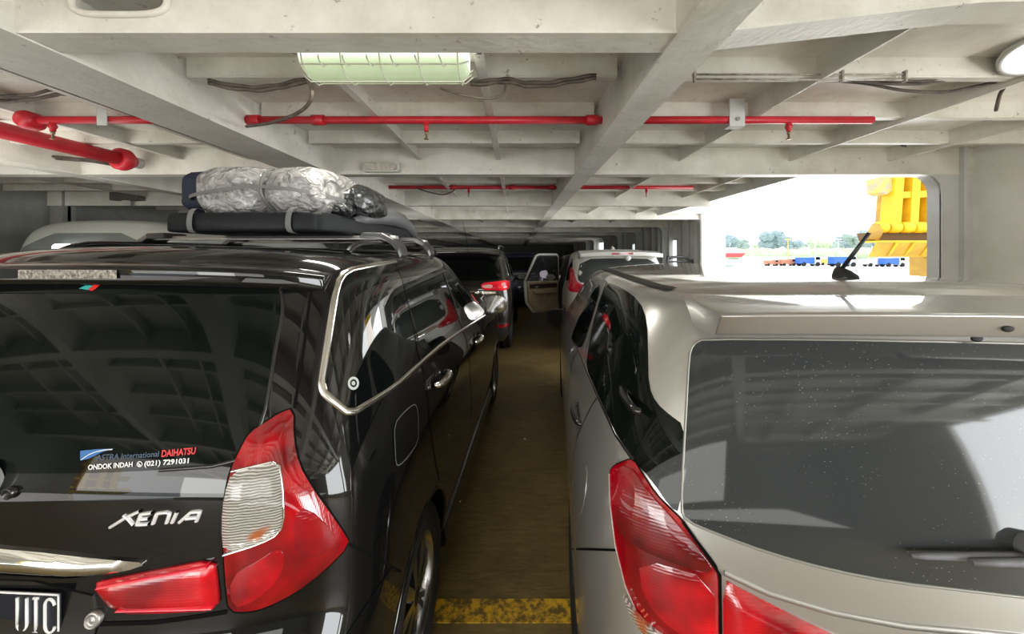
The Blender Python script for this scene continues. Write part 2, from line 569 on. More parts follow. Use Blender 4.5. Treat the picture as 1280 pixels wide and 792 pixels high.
def girder(x_web, x0, x1, y0, y1):
    m = MB()
    m.box(x_web - .008, x_web + .008, y0, y1, ZB, ZD)
    m.box(x0, x1, y0, y1, ZB - .017, ZB - .001)
    return m
S(girder(.508, .50, .665, AFT, FWD).build('ceiling_girder', PAINT_D), 'long white girder running away overhead above the gap between the cars')
S(girder(-1.575, -1.885, -1.555, AFT, FWD).build('ceiling_girder', PAINT_D), 'long white girder running away overhead above the black minivan')
S(girder(-3.75, -3.9, -3.735, AFT, FWD).build('ceiling_girder', PAINT_D), 'white girder at far left overhead')

# main cross beams; the nearest one has lightening slots and rises towards the right
def slot_ring(mb, xc, zc, w, h, y, r=.012):
    path = []
    for k in range(33):
        a = 2 * PI * k / 32; e = .5
        cx = math.copysign(abs(math.cos(a)) ** e, math.cos(a)); sx = math.copysign(abs(math.sin(a)) ** e, math.sin(a))
        path.append((xc + w / 2 * cx, y, zc + h / 2 * sx))
    mb.tube(path, r, 6, cap=False)

def main_beam(y, label, near=False):
    m = MB(); yw = y - .045
    m.box(LEFT, .62, yw - .006, yw + .006, ZB, ZD)
    m.box(LEFT, .50, y - .057, y + .058, ZB - .012, ZB)
    if near:
        m.prism([(.62, ZB), (1.45, ZB + .095), (SIDE, ZB + .16), (SIDE, ZD), (.62, ZD)], 'y', yw - .006, yw + .006)
        m.add([(.60, y - .057, ZB), (.60, y + .058, ZB), (1.45, y - .057, ZB + .095), (1.45, y + .058, ZB + .095), (SIDE, y - .057, ZB + .16), (SIDE, y + .058, ZB + .16),
               (.60, y - .057, ZB - .012), (.60, y + .058, ZB - .012), (1.45, y - .057, ZB + .083), (1.45, y + .058, ZB + .083), (SIDE, y - .057, ZB + .148), (SIDE, y + .058, ZB + .148)],
              [(0, 1, 3, 2), (2, 3, 5, 4), (6, 8, 9, 7), (8, 10, 11, 9), (0, 2, 8, 6), (2, 4, 10, 8), (1, 7, 9, 3), (3, 9, 11, 5)])
    else:
        x1 = SIDE
        m.box(.62, x1, yw - .006, yw + .006, ZB, ZD); m.box(.50, x1, y - .057, y + .058, ZB - .012, ZB)
    o = m.build('ceiling_beam', PAINT_D)
    if near:
        cut = []
        for xc in (-1.235, -2.9):
            c = MB(); pts = []
            for k in range(32):
                a = 2 * PI * k / 32; e = .5
                pts.append((xc + .145 * math.copysign(abs(math.cos(a)) ** e, math.cos(a)), 2.405 + .055 * math.copysign(abs(math.sin(a)) ** e, math.sin(a))))
            c.prism(pts, 'y', yw - .05, yw + .05); cut.append(c.build('cutter', PAINT_D))
        boolean(o, cut)
        r = MB()
        for xc in (-1.235, -2.9): slot_ring(r, xc, 2.405, .30, .115, yw - .008, .011)
        r.build('slot_rim', PAINT, o)
    return S(o, label)
for k, y in enumerate(mains):
    if y > 26: break
    main_beam(y, 'nearest white cross beam overhead with a rounded slot' if abs(y - 1.225) < .01 else None, near=abs(y - 1.225) < .01)

# small cross beams between the main ones (inverted angle bars)
for y0 in mains[:-3]:
    for k in (1, 2, 3):
        y = y0 + .515 * k + .01
        if y < -2.5 or y > 16: continue
        m = MB()
        xr = SIDE if not (3.4 < y < 7.4) else 2.7
        for a, b in ((LEFT, -3.76), (-3.74, -1.62), (-1.53, .47), (.55, xr)):
            m.box(a, b, y - .004, y + .004, ZS, ZD)
            m.box(a, b, y, y + .045, ZS - .006, ZS)
        S(m.build('ceiling_stiffener', PAINT_D))
# lengthwise bars, deeper brackets on the right
for x in (-5.2, -4.5, -2.9, -2.3, -.85, -.17):
    m = MB(); m.box(x - .005, x + .005, AFT, 12, ZS - .012, ZD); m.box(x, x + .04, AFT, 12, ZS - .018, ZS - .012)
    S(m.build('ceiling_stiffener', PAINT_D))
for x in (1.4, 2.35, 3.2):
    m = MB(); m.box(x - .006, x + .006, AFT, 3.3 if x > 2.7 else 12, ZS - .03, ZD)
    S(m.build('ceiling_stiffener', PAINT_D))

# right shell: solid up to the frame at 3.3, open bay to 7.4 above a sill, then solid with small openings
def wall_right(name, y0, y1, holes=()):
    m = MB(); m.box(SIDE, SIDE + .05, y0, y1, 0, ZD + .05); o = m.build(name, WALLP)
    cut = []
    for (a, b, z0, z1) in holes:
        c = MB(); c.box(SIDE - .2, SIDE + .3, a, b, z0, z1); cut.append(c.build('cutter', WALLP))
    if cut: boolean(o, cut)
    return S(o)
wall_right('wall_right', AFT, 3.36, holes=[(-3.65, -.6, .25, 2.38)])
m = MB(); m.box(SIDE, SIDE + .05, 3.36, 7.38, 0, 1.08); m.box(SIDE - .03, SIDE + .08, 3.37, 7.25, 1.08, 1.10); S(m.build('wall_right', WALLP))
wall_right('wall_right', 7.38, FWD, holes=[(9.2, 9.85, 1.35, 1.95), (11.9, 12.7, 1.35, 1.95), (15.8, 18.8, 1.3, 2.15)])

# web frames on the right shell with rounded knees
def web_frame(y, label):
    m = MB(); d = .045; xi = SIDE - .275; r = .17
    # rounded inner outline, ring plate between post and beam
    pts = [(SIDE, 0), (xi, 0), (xi, ZB - r)]
    arc = [(xi - r + r * math.cos(a), ZB - r + r * math.sin(a)) for a in [PI / 2 * k / 10 for k in range(11)]]
    poly = pts + arc[1:] + [(xi - r, ZD), (SIDE, ZD)]
    m.prism(poly, 'y', y - .05, y - .04)
    # flange following the rounded edge
    edge = [(xi, 0)] + arc
    vs = []; fs = []
    for (x, z) in edge: vs += [(x, y - .06, z), (x, y + .06, z)]
    for i in range(len(edge) - 1): fs.append((2 * i, 2 * i + 1, 2 * i + 3, 2 * i + 2))
    m.add(vs, fs, 0, True)
    m.box(SIDE - .12, SIDE - .09, y - .09, y - .05, 0, ZD)
    return S(m.build('web_frame', PAINT_G), label)
for y in [v for v in mains if (v < 4 or v > 7) and v < 24 and v > -1.5 and abs(v - 1.225) > .1]:
    web_frame(y, 'grey white upright frame with rounded knee at the near side of the open bay' if abs(y - 3.285) < .1 else None)
for y in (7.9, 8.3, 8.7, 10.2, 10.7, 11.3, 13.4, 14.0):
    m = MB(); m.box(SIDE - .10, SIDE, y - .006, y + .006, 0, ZD); m.box(SIDE - .10, SIDE - .092, y - .035, y + .035, 0, ZD)
    S(m.build('shell_stiffener', PAINT_G))
m = MB(); m.box(SIDE - .34, SIDE + .12, 7.27, 7.33, 0, ZD - .12); m.box(2.74, SIDE + .12, 7.26, 7.34, ZD - .12, ZD + .07)
S(m.build('bay_end_frame', PAINT), 'white end frame of the enclosed deck beyond the open bay')

# left shell, forward bulkhead
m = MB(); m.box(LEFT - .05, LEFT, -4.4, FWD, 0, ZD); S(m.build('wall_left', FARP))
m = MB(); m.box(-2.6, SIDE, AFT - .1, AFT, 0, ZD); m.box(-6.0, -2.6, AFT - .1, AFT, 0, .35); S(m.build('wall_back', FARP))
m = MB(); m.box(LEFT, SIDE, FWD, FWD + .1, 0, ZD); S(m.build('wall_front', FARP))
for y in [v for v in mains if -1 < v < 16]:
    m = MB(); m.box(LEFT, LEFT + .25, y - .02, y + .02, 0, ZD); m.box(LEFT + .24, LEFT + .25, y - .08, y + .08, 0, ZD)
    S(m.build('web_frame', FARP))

# ------------------------------------------------------------------ pipes
def pipe(name, pts, r, m, n=12): 
    mb = MB(); mb.tube(pts, r, n); return mb
YP = 2.19; ZP = at(0, 150, YP).z
def red_run(y, spans, z, r, label, heads=(), joints=(), group=None):
    t = empty('fire_pipe', (0, y, z)); tag(t, label, 'pipe')
    for a, b in spans:
        mb = MB(); mb.tube([(a, 0, 0), (b, 0, 0)], r, 14); mb.build('pipe_run', RED, t)
    for x in joints:
        mb = MB(); mb.tube([(x - .035, 0, 0), (x + .035, 0, 0)], r * 1.35, 14); mb.build('coupling', RED, t)
    for x in heads:
        mb = MB(); mb.tube([(x, 0, 0), (x, 0, -r - .045)], [r * .75, r * .6], 10); mb.tube([(x - .012, 0, -r - .015), (x + .012, 0, -r - .015)], r * .75, 10)
        h = mb.build('sprinkler_branch', RED, t)
        mb = MB(); mb.tube([(x, 0, -r - .045), (x, 0, -r - .058), (x, 0, -r - .06), (x, 0, -r - .085)], [.009, .011, .006, .006], 8)
        mb.lathe([(0, -r - .085), (.014, -r - .087), (.014, -r - .09), (0, -r - .091)], Matrix.Translation((x, 0, 0)), 10)
        mb.build('sprinkler_head', BRASS, h)
    return t
X = lambda px, d: (px - CX) / FPX * d
RUN = red_run(YP, [(X(38, YP), -1.584), (X(308, YP), .502), (.52, X(1090, YP))], ZP, .022, 'red fire sprinkler pipe crossing the ceiling nearer the camera', heads=[X(533, YP), X(986, YP), X(66, YP)], joints=[X(318, YP), X(398, YP), X(740, YP), .62])
YQ = 4.64
red_run(YQ, [(X(480, YQ), .498), (.515, X(866, YQ)), (-3.2, -1.95)], at(0, 234, YQ).z, .022, 'red fire sprinkler pipe crossing the ceiling farther away behind the second beam', heads=[X(586, YQ), X(808, YQ)], joints=[X(566, YQ), X(640, YQ), X(690, YQ)])
# big pipe along the ship with end flange
t = empty('fire_main_pipe', (-3.19, 0, 2.37)); tag(t, 'thick red fire main running along the left side of the ceiling', 'pipe')
mb = MB(); mb.tube([(0, .3, 0), (0, 3.13, 0)], .052, 18); mb.build('pipe_run', RED, t)
mb = MB(); mb.tube([(0, 3.0, 0), (0, 3.02, 0), (0, 3.07, 0), (0, 3.10, 0)], [.07, .088, .088, .07], 20); mb.build('flange', RED, t)
mb = MB(); mb.tube([(0, 3.10, 0), (0, 3.19, 0)], .045, 14); mb.build('pipe_stub', PAINT_G, t)
mb = MB(); mb.box(-.02, .02, 1.6, 1.64, .04, .145); mb.build('hanger', PAINT_G, t)
# round cap on the cross pipe, next to the main
p = at(38, 151, YP) - RUN.location; mb = MB(); mb.lathe([(0, -.05), (.04, -.05), (.052, -.03), (.052, .03), (.04, .05), (0, .05)], Matrix.Translation(p) @ Matrix.Rotation(PI / 2, 4, 'X'), 20)
mb.build('pipe_junction', RED, RUN)

# hangers and straps
t = empty('pipe_hanger', (X(918, YP), YP, ZP)); tag(t, 'white painted steel hanger holding the red pipe on the right', 'hanger')
mb = MB(); mb.box(-.045, .045, -.03, -.024, -.04, .115); mb.box(-.045, .045, -.03, .03, -.045, -.038); mb.build('bracket', PAINT_G, t, bevel=.003)
mb = MB(); mb.tube([(0, -.04, -.005), (0, -.022, -.005)], .012, 8); mb.build('bolt', STEEL, t)
t = empty('pipe_hanger', (X(134, YP), YP, ZP)); tag(t, 'white strap hanger holding the red pipe on the left', 'hanger')
mb = MB(); mb.box(-.03, .03, -.03, -.024, -.04, .08); mb.build('bracket', PAINT_G, t, bevel=.003)

# ------------------------------------------------------------------ cables
def cable(pts, r, label, m=CABLE, strands=1, spread=.012):
    P = smooth_path([at(*p) for p in pts], 8)
    mb = MB()
    for k in range(strands):
        ph = 2.1 * k
        Q = [p + Vector((0, spread * math.cos(ph) * (1 + .25 * math.sin(i * .5 + k)), spread * math.sin(ph) * (1 + .3 * math.sin(i * .7 + 2 * k)))) for i, p in enumerate(P)] if strands > 1 else P
        mb.tube(Q, r, 7)
    return tag(mb.build('cable', m), label, 'cable')
D1 = 1.62
cable([(262, 103, D1), (300, 110, D1), (330, 111, D1), (360, 106, D1), (385, 100, D1)], .008, 'brown cable bundle left of the caged lamp', strands=3, spread=.008)
cable([(384, 98, 1.58), (390, 116, 1.58), (382, 134, 1.62), (360, 147, 1.7), (335, 154, 1.9), (308, 158, 2.12)], .008, 'brown cable looping down from the caged lamp to the red pipe')
cable([(588, 104, D1), (612, 103, D1), (634, 101, D1), (660, 106, D1), (690, 105, D1), (720, 100, D1), (745, 96, D1)], .008, 'brown cable bundle right of the caged lamp', strands=3, spread=.008)
cable([(550, 110, D1), (580, 119, D1), (610, 123, D1), (628, 118, D1), (634, 100, D1)], .005, 'brown cable hanging in a loop under the right end of the caged lamp')
cable([(858, 95, 1.78), (900, 93, 1.78), (960, 94, 1.78), (1020, 97, 1.78), (1065, 99, 1.78), (1110, 103, 1.78), (1150, 104, 1.78), (1190, 98, 1.78), (1230, 94, 1.78), (1280, 92, 1.78)], .007, 'upper grey brown cable running to the round lamp', strands=2, spread=.009)
cable([(1020, 99, 1.84), (1080, 104, 1.84), (1130, 113, 1.84), (1180, 115, 1.84), (1220, 108, 1.84), (1258, 101, 1.84), (1250, 118, 1.87), (1245, 138, 1.95)], .008, 'lower grey brown cable sagging below the one that runs to the round lamp')
cable([(1128, 180, 3.1), (1145, 184, 3.05), (1165, 175, 3.0), (1200, 162, 2.9), (1240, 152, 2.8), (1290, 138, 2.7)], .011, 'grey cable bundle following the top of the right wall', m=mat('grey_cable', (0.20, 0.21, 0.23), .6), strands=3, spread=.014)
cable([(-40, 121, 2.0), (20, 124, 2.02), (60, 118, 2.02), (85, 115, 2.02), (125, 124, 2.02), (150, 130, 2.02)], .008, 'brown cable bundle above the red pipe at far left', strands=4, spread=.016)
cable([(-30, 182, 2.95), (30, 193, 3.0), (70, 198, 3.05), (110, 201, 3.12), (140, 206, 3.225)], .011, 'dark cable hanging below the thick red pipe at left', strands=2, spread=.012)
cable([(520, 235, 4.61), (540, 241, 4.61), (555, 243, 4.61), (566, 239, 4.61), (568, 236, 4.61)], .008, 'thin dark cable drooping from the farther red pipe')
# cable rods under the ceiling on the right
t = empty('cable_rack', at(990, 94, 1.72)); tag(t, 'thin painted cable rack bars under the ceiling on the right', 'cable rack')
mb = MB()
a, b = X(868, 1.72) - t.location.x, X(1131, 1.72) - t.location.x
mb.tube([(a, 0, .004), (b, 0, .004)], .004, 6); mb.tube([(a, 0, -.018), (b, 0, -.022)], .004, 6)
mb.build('rail', CABLE_L, t)
for x in (a, b, a * .3 + b * .7):
    mb = MB(); mb.box(x - .004, x + .004, -.01, .01, -.03, .02); mb.build('clip', CABLE_L, t)

# ------------------------------------------------------------------ lamps
GLOW = mat('fluorescent_diffuser', (0.35, 0.40, 0.30), .3)
def glow_setup():
    nt = GLOW.node_tree; b = nt.nodes['Principled BSDF']; N = nt.nodes.new; L = nt.links.new
    tc = N('ShaderNodeTexCoord'); sp = N('ShaderNodeSeparateXYZ'); L(tc.outputs['Object'], sp.inputs[0])
    # ribbed plastic over a tube: bright band along the upper half
    r = N('ShaderNodeValToRGB'); e = r.color_ramp.elements
    mr = N('ShaderNodeMapRange'); mr.inputs['From Min'].default_value = -.10; mr.inputs['From Max'].default_value = .01
    L(sp.outputs['Z'], mr.inputs['Value'])
    e[0].position = 0; e[0].color = (0.13, 0.16, 0.09, 1); e[1].position = .66; e[1].color = (1.0, 1.0, .90, 1)
    q = e.new(.30); q.color = (0.24, 0.29, 0.17, 1); q = e.new(.45); q.color = (.36, .42, .29, 1)
    L(mr.outputs['Result'], r.inputs['Fac'])
    L(r.outputs['Color'], b.inputs['Emission Color']); b.inputs['Emission Strength'].default_value = 1.9
    w = N('ShaderNodeTexWave'); w.inputs['Scale'].default_value = 60; w.bands_direction = 'Z'
    L(tc.outputs['Object'], w.inputs['Vector'])
    bp = N('ShaderNodeBump'); bp.inputs['Strength'].default_value = .3; L(w.outputs['Fac'], bp.inputs['Height']); L(bp.outputs['Normal'], b.inputs['Normal'])
glow_setup()
WIRE = mat('painted_guard_wire', (0.72, 0.74, 0.60), .5)
HOUS = mat('lamp_housing_paint', (0.70, 0.70, 0.62), .45, noise=(12, .4, (0.55, 0.54, 0.46), 4))
def rrect(w, h, r, n=6):
    out = []
    for cx, cy, a0 in ((w - r, h - r, 0), (-w + r, h - r, PI / 2), (-w + r, -h + r, PI), (w - r, -h + r, 1.5 * PI)):
        for k in range(n + 1):
            a = a0 + PI / 2 * k / n; out.append((cx + r * math.cos(a), cy + r * math.sin(a)))
    return out
def caged_lamp(loc, w, label):
    t = empty('caged_lamp', loc); tag(t, label, 'lamp')
    # local: x along, y depth, z up; diffuser hangs below z = 0
    sec = [(-.085, .02), (-.085, -.03), (-.07, -.07), (-.035, -.092), (.035, -.092), (.07, -.07), (.085, -.03), (.085, .02)]
    def loft(xs, ss):
        vs = []; fs = []; n = len(sec)
        for x, s_ in zip(xs, ss): vs += [(x, y * s_, z * (s_ if z < 0 else 1)) for y, z in sec]
        for i in range(len(xs) - 1):
            for k in range(n - 1): fs.append((i * n + k, i * n + k + 1, (i + 1) * n + k + 1, (i + 1) * n + k))
        fs.append(tuple(range(n))); fs.append(tuple(range((len(xs) - 1) * n, len(xs) * n)))
        return vs, fs
    mb = MB(); h = w / 2
    v, f = loft([-h, -h + .012, -h + .04, h - .04, h - .012, h], [.72, .9, 1, 1, .9, .72]); mb.add(v, f, 0, True)
    mb.build('diffuser', GLOW, t)
    mb = MB(); mb.prism([(-.095, .02), (.095, .02), (.085, .05), (.06, .075), (-.06, .075), (-.085, .05)], 'x', -h - .02, h + .02); mb.build('housing', HOUS, t, bevel=.006)
    mb = MB()
    for x in [(-h + .03) + (w - .06) * k / 4 for k in range(5)]:
        mb.tube([(x, y * 1.12, z * 1.12 if z < 0 else z) for y, z in sec], .003, 6)
    for (y, z) in ((-.097, -.03), (-.083, -.077), (0, -.106), (.083, -.077), (.097, -.03)):
        mb.tube([(-h - .012, y * .8, z * .75), (-h + .02, y, z), (h - .02, y, z), (h + .012, y * .8, z * .75)], .003, 6)
    for x in [(-h + .1) + (w - .2) * k / 5 for k in range(6)]:
        mb.tube(smooth_path([(x, -.098, -.05), (x + .01, -.115, -.075), (x + .02, -.105, -.095), (x + .026, -.09, -.085)], 4), .0028, 5)
    mb.build('wire_guard', WIRE, t)
    for x in (-h * .6, h * .45):
        mb = MB(); mb.box(x - .012, x + .012, -.11, -.08, .0, .03); mb.build('clasp', STEEL, t)
    mb = MB(); mb.lathe([(.012, 0), (.016, .0), (.016, .03), (.010, .04), (.010, .055), (0, .055)], Matrix.Translation((-h - .02, 0, .02)) @ Matrix.Rotation(-PI / 2, 4, 'Y'), 12)
    mb.build('cable_gland', STEEL, t); mb = MB()
    mb.lathe([(.012, 0), (.016, .0), (.016, .03), (.010, .04), (.010, .055), (0, .055)], Matrix.Translation((h + .02, 0, .02)) @ Matrix.Rotation(PI / 2, 4, 'Y'), 12)
    mb.build('cable_gland', STEEL, t)
    return t
L0 = caged_lamp((X(484, 1.52), 1.52, 2.405), .655, 'lit fluorescent lamp in a wire cage hanging from the ceiling')
mb = MB(); mb.box(-.05, .05, -.03, .03, .07, .115)
for x in (-.25, .25): 
    mb2 = MB(); mb2.box(x - .02, x + .02, -.03, .03, .07, .112); mb2.build('mounting_lug', HOUS, L0)

def round_lamp(loc, label, aim):
    t = empty('round_lamp', loc); tag(t, label, 'lamp')
    R = Vector(aim).normalized().to_track_quat('Z', 'Y').to_matrix().to_4x4()
    mb = MB(); mb.lathe([(0, -.09), (.05, -.09), (.09, -.06), (.115, -.01), (.12, .0), (.12, .018), (.105, .02), (.1, .008)], R, 32); mb.build('housing', PAINT_G, t)
    mb = MB(); mb.lathe([(.1, .01), (.08, .026), (.05, .034), (0, .037)], R, 32)
    mb.build('lens', mat('round_lamp_glow', (1, 1, 1), .3, emit=(1, .97, .92), estr=5.0), t)
    mb = MB(); mb.box(-.02, .02, -.03, .03, .05, 2.515 - loc[2]); mb.build('bracket', PAINT_G, t)
    return t
pl = at(1300, 64, 1.62)
round_lamp(tuple(pl), 'lit round white lamp at the top right corner', (-.25, -.35, -1))
# small unlit lamp on the second beam, small dark box lamp farther left
t = empty('bulkhead_lamp', at(477, 209, 3.2)); tag(t, 'small unlit ribbed lamp on the face of the second beam', 'lamp')
mb = MB(); mb.prism(rrect(.155, .04, .02), 'y', -.02, .04); mb.build('base', HOUS, t)
mb = MB(); mb.prism(rrect(.135, .028, .02), 'y', -.05, -.02)
mb.build('cover', mat('dull_lamp_cover', (0.42, 0.38, 0.33), .35, noise=(30, .4, (.55, .5, .44), 3)), t)
mb = MB()
for x in (-.08, -.03, .02, .07): mb.tube([(x, -.055, -.032), (x, -.055, .032)], .003, 6)
for z in (-.03, .03): mb.tube([(-.12, -.055, z), (.12, -.055, z)], .003, 6)
mb.build('guard', WIRE, t)
t = empty('bulkhead_lamp', at(158, 246, 5.2)); tag(t, 'small dark box lamp on a farther beam left of the roof luggage', 'lamp')
mb = MB(); mb.box(-.19, .19, -.05, .06, -.05, .06); mb.build('base', mat('dark_lamp', (0.12, 0.11, 0.09), .5), t, bevel=.01)
mb = MB(); mb.box(-.04, .04, -.02, .02, -.12, -.05); mb.build('stem', HOUS, t)
# ------------------------------------------------------------------ car materials
BLACK = mat('black_car_paint', (0.004, 0.004, 0.0042), .4, 0, coat=1.0, coat_rough=.02, spec=.05)
SILVER = mat('silver_car_paint', (0.46, 0.455, 0.435), .36, .7, coat=1.0, coat_rough=.03)
GLASS = mat('dark_tinted_glass', (0.004, 0.006, 0.005), .03, 0, spec=.22)
SGLASS = mat('dark_side_glass', (0.004, 0.005, 0.005), .03, 0, spec=.6, coat=.7, coat_rough=.0)
CHROME = mat('chrome', (0.86, 0.86, 0.85), .07, 1.0)
GAP = mat('dark_panel_gap', (0.003, 0.003, 0.003), .7, spec=.1)
TRIM = mat('black_plastic_trim', (0.02, 0.02, 0.02), .5)
TRIM_S = mat('satin_black_trim', (0.012, 0.012, 0.012), .22, coat=.5)
LINER = mat('wheel_arch_liner', (0.01, 0.01, 0.01), .8)
WHITE_T = mat('white_lettering', (0.85, 0.85, 0.85), .4)
ALLOY = mat('machined_alloy', (0.62, 0.62, 0.62), .22, 1.0)
ALLOY_D = mat('dark_alloy', (0.03, 0.03, 0.032), .35, .5)

def lamp_red(name, c=(0.34, 0.001, 0.008), ribs=90.0, direction='X', e=.04):
    m = mat(name, c, .06, 0, coat=1.0, coat_rough=.01, emit=(0.8, 0.01, 0.03), estr=e)
    nt = m.node_tree; b = nt.nodes['Principled BSDF']; N = nt.nodes.new; L = nt.links.new
    tc = N('ShaderNodeTexCoord')
    n = N('ShaderNodeTexNoise'); n.inputs['Scale'].default_value = 9; n.inputs['Detail'].default_value = 2
    L(tc.outputs['Object'], n.inputs['Vector'])
    r = N('ShaderNodeValToRGB'); r.color_ramp.elements[0].position = .36; r.color_ramp.elements[1].position = .66
    r.color_ramp.elements[0].color = (c[0] * .35, c[1] * .3, c[2] * .4, 1); r.color_ramp.elements[1].color = (min(1, c[0] * 1.35), c[1], c[2], 1)
    w = N('ShaderNodeTexWave'); w.inputs['Scale'].default_value = ribs; w.bands_direction = direction; w.inputs['Distortion'].default_value = .6
    L(tc.outputs['Object'], w.inputs['Vector'])
    mx = N('ShaderNodeMix'); mx.data_type = 'RGBA'; mx.blend_type = 'MULTIPLY'; mx.inputs[0].default_value = .14
    L(n.outputs['Fac'], r.inputs['Fac']); L(r.outputs['Color'], mx.inputs[6]); L(w.outputs['Color'], mx.inputs[7])
    L(mx.outputs[2], b.inputs['Base Color'])
    bp = N('ShaderNodeBump'); bp.inputs['Strength'].default_value = .05; bp.inputs['Distance'].default_value = .01
    L(w.outputs['Fac'], bp.inputs['Height']); L(bp.outputs['Normal'], b.inputs['Normal'])
    return m
LRED = lamp_red('red_lamp_lens')
LRED2 = lamp_red('red_reflector_lens', c=(.50, .002, .012), ribs=60, direction='Z', e=.12)
LDARK = lamp_red('deep_red_lamp_lens', (0.24, 0.001, 0.010), 50, 'Z', e=.02)
def lamp_clear():
    m = mat('clear_lamp_lens', (0.62, 0.60, 0.55), .08, .35, coat=1.0, coat_rough=.01)
    nt = m.node_tree; b = nt.nodes['Principled BSDF']; N = nt.nodes.new; L = nt.links.new
    tc = N('ShaderNodeTexCoord')
    w = N('ShaderNodeTexWave'); w.inputs['Scale'].default_value = 55; w.bands_direction = 'Z'; w.inputs['Distortion'].default_value = 3.0; w.inputs['Detail'].default_value = 1
    L(tc.outputs['Object'], w.inputs['Vector'])
    r = N('ShaderNodeValToRGB'); r.color_ramp.elements[0].color = (.22, .21, .19, 1); r.color_ramp.elements[1].color = (.72, .70, .65, 1)
    r.color_ramp.elements[0].position = .15; r.color_ramp.elements[1].position = .75
    L(w.outputs['Fac'], r.inputs['Fac'])
    n = N('ShaderNodeTexNoise'); n.inputs['Scale'].default_value = 13; n.inputs['Detail'].default_value = 1
    L(tc.outputs['Object'], n.inputs['Vector'])
    r2 = N('ShaderNodeValToRGB'); r2.color_ramp.elements[0].position = .60; r2.color_ramp.elements[1].position = .68
    L(n.outputs['Fac'], r2.inputs['Fac'])
    mx = N('ShaderNodeMix'); mx.data_type = 'RGBA'; L(r2.outputs['Color'], mx.inputs[0]); L(r.outputs['Color'], mx.inputs[6]); mx.inputs[7].default_value = (.55, .16, .05, 1)
    L(mx.outputs[2], b.inputs['Base Color'])
    bp = N('ShaderNodeBump'); bp.inputs['Strength'].default_value = .5; bp.inputs['Distance'].default_value = .01
    L(w.outputs['Fac'], bp.inputs['Height']); L(bp.outputs['Normal'], b.inputs['Normal'])
    return m
LCLEAR = lamp_clear()

def wheel(parent, u, v, r=.31, width=.185, side=1, spokes=8, rim_r=.205, mats=(ALLOY, ALLOY_D)):
    """tyre with a rim as its sub-part; side = +1 faces right"""
    M = Matrix.Translation((u, v, r)) @ Matrix.Rotation(side * PI / 2, 4, 'Y')
    h = width / 2
    prof = [(rim_r, -h * .8), (rim_r + .01, -h * .95), (r - .035, -h), (r - .012, -h * .85), (r, -h * .6), (r, -h * .25), (r - .006, -h * .22), (r - .006, -h * .16), (r, -h * .13),
            (r, h * .13), (r - .006, h * .16), (r - .006, h * .22), (r, h * .25), (r, h * .6), (r - .012, h * .85), (r - .035, h), (rim_r + .01, h * .95), (rim_r, h * .8)]
    mb = MB(); mb.lathe(prof, M, 48, closed=True); t = mb.build('wheel_tyre', RUBBER, parent)
    mb = MB()
    mb.lathe([(rim_r, -h * .8), (rim_r, h * .78), (rim_r + .008, h * .86), (rim_r - .012, h * .84), (rim_r - .02, h * .3), (rim_r - .03, -h * .6)], M, 48, 0)
    mb.lathe([(rim_r - .03, -h * .3), (0, -h * .3)], M, 32, 1)
    mb.lathe([(.052, h * .2), (.05, h * .66), (.03, h * .74), (0, h * .75)], M, 24, 1)
    for k in range(spokes):
        a = 2 * PI * k / spokes
        R = M @ Matrix.Rotation(a, 4, 'Z')
        for da in (-.10, .10):
            R2 = M @ Matrix.Rotation(a + da, 4, 'Z')
            p = [(.03, -.010), (rim_r - .012, -.011), (rim_r - .012, .011), (.03, .010)]
            vs = [R2 @ Vector((x, y, h * .62 + (.012 if x < .1 else 0))) for x, y in p] + [R2 @ Vector((x, y * 1.3, h * .25)) for x, y in p]
            mb.add(vs[:4], [(0, 1, 2, 3)], 0)
            mb.add(vs, [(0, 1, 5, 4), (1, 2, 6, 5), (2, 3, 7, 6), (3, 0, 4, 7)], 1)
    mb.build('rim', list(mats), t)
    return t

def mirror_pts(P): return [(-x, z) for x, z in reversed(P)]
def proj_rear(body, pix): return [(p.x, p.z) for p in body.local(pix)]
def proj_side(body, pix): return [(p.y, p.z) for p in body.local(pix)]
def sym(P, centre_first=True):
    """half outline (u >= 0, ordered from the centre line round to the centre line) -> whole outline"""
    return list(P) + [(-x, z) for x, z in reversed(P)]

# ------------------------------------------------------------------ the black minivan
XREAR = [(0, 0), (.35, .008), (.65, .03), (.85, .075), (.965, .16), (1.0, .34)]
XFRONT = [(.985, -.45), (.94, -.2), (.8, -.08), (.5, -.02), (0, 0)]
XB = Body([(.20, .10, 3.98, .74), (.30, .02, 4.08, .80), (.48, .0, 4.14, .82), (.64, .01, 4.13, .825), (.70, .05, 4.12, .828), (.76, .10, 4.10, .83),
           (.88, .115, 4.02, .832), (.97, .12, 3.86, .828), (1.03, .125, 3.35, .818), (1.08, .135, 3.15, .80), (1.22, .19, 2.80, .765), (1.36, .245, 2.50, .73), (1.48, .29, 2.24, .70),
           (1.555, .325, 2.06, .672), (1.594, .36, 1.96, .63, 0, .02), (1.618, .38, 1.92, .60, .14, .04), (1.630, .40, 1.9, .58, .4, .05), (1.634, .40, 1.9, .58, .7, .05), (1.635, .4, 1.9, .58, 1, .05)],
          XREAR, XFRONT, (-1.195, .72, 0), -.05, roofdrop=.5, vmid=1.5)
car = empty('minivan', (-1.195, .72, 0), -.05)
tag(car, 'glossy black minivan in the left foreground carrying luggage on its roof', 'car')
body = XB.mesh('body', [BLACK], car, arches=[(.74, .315, .345), (3.395, .315, .345)])

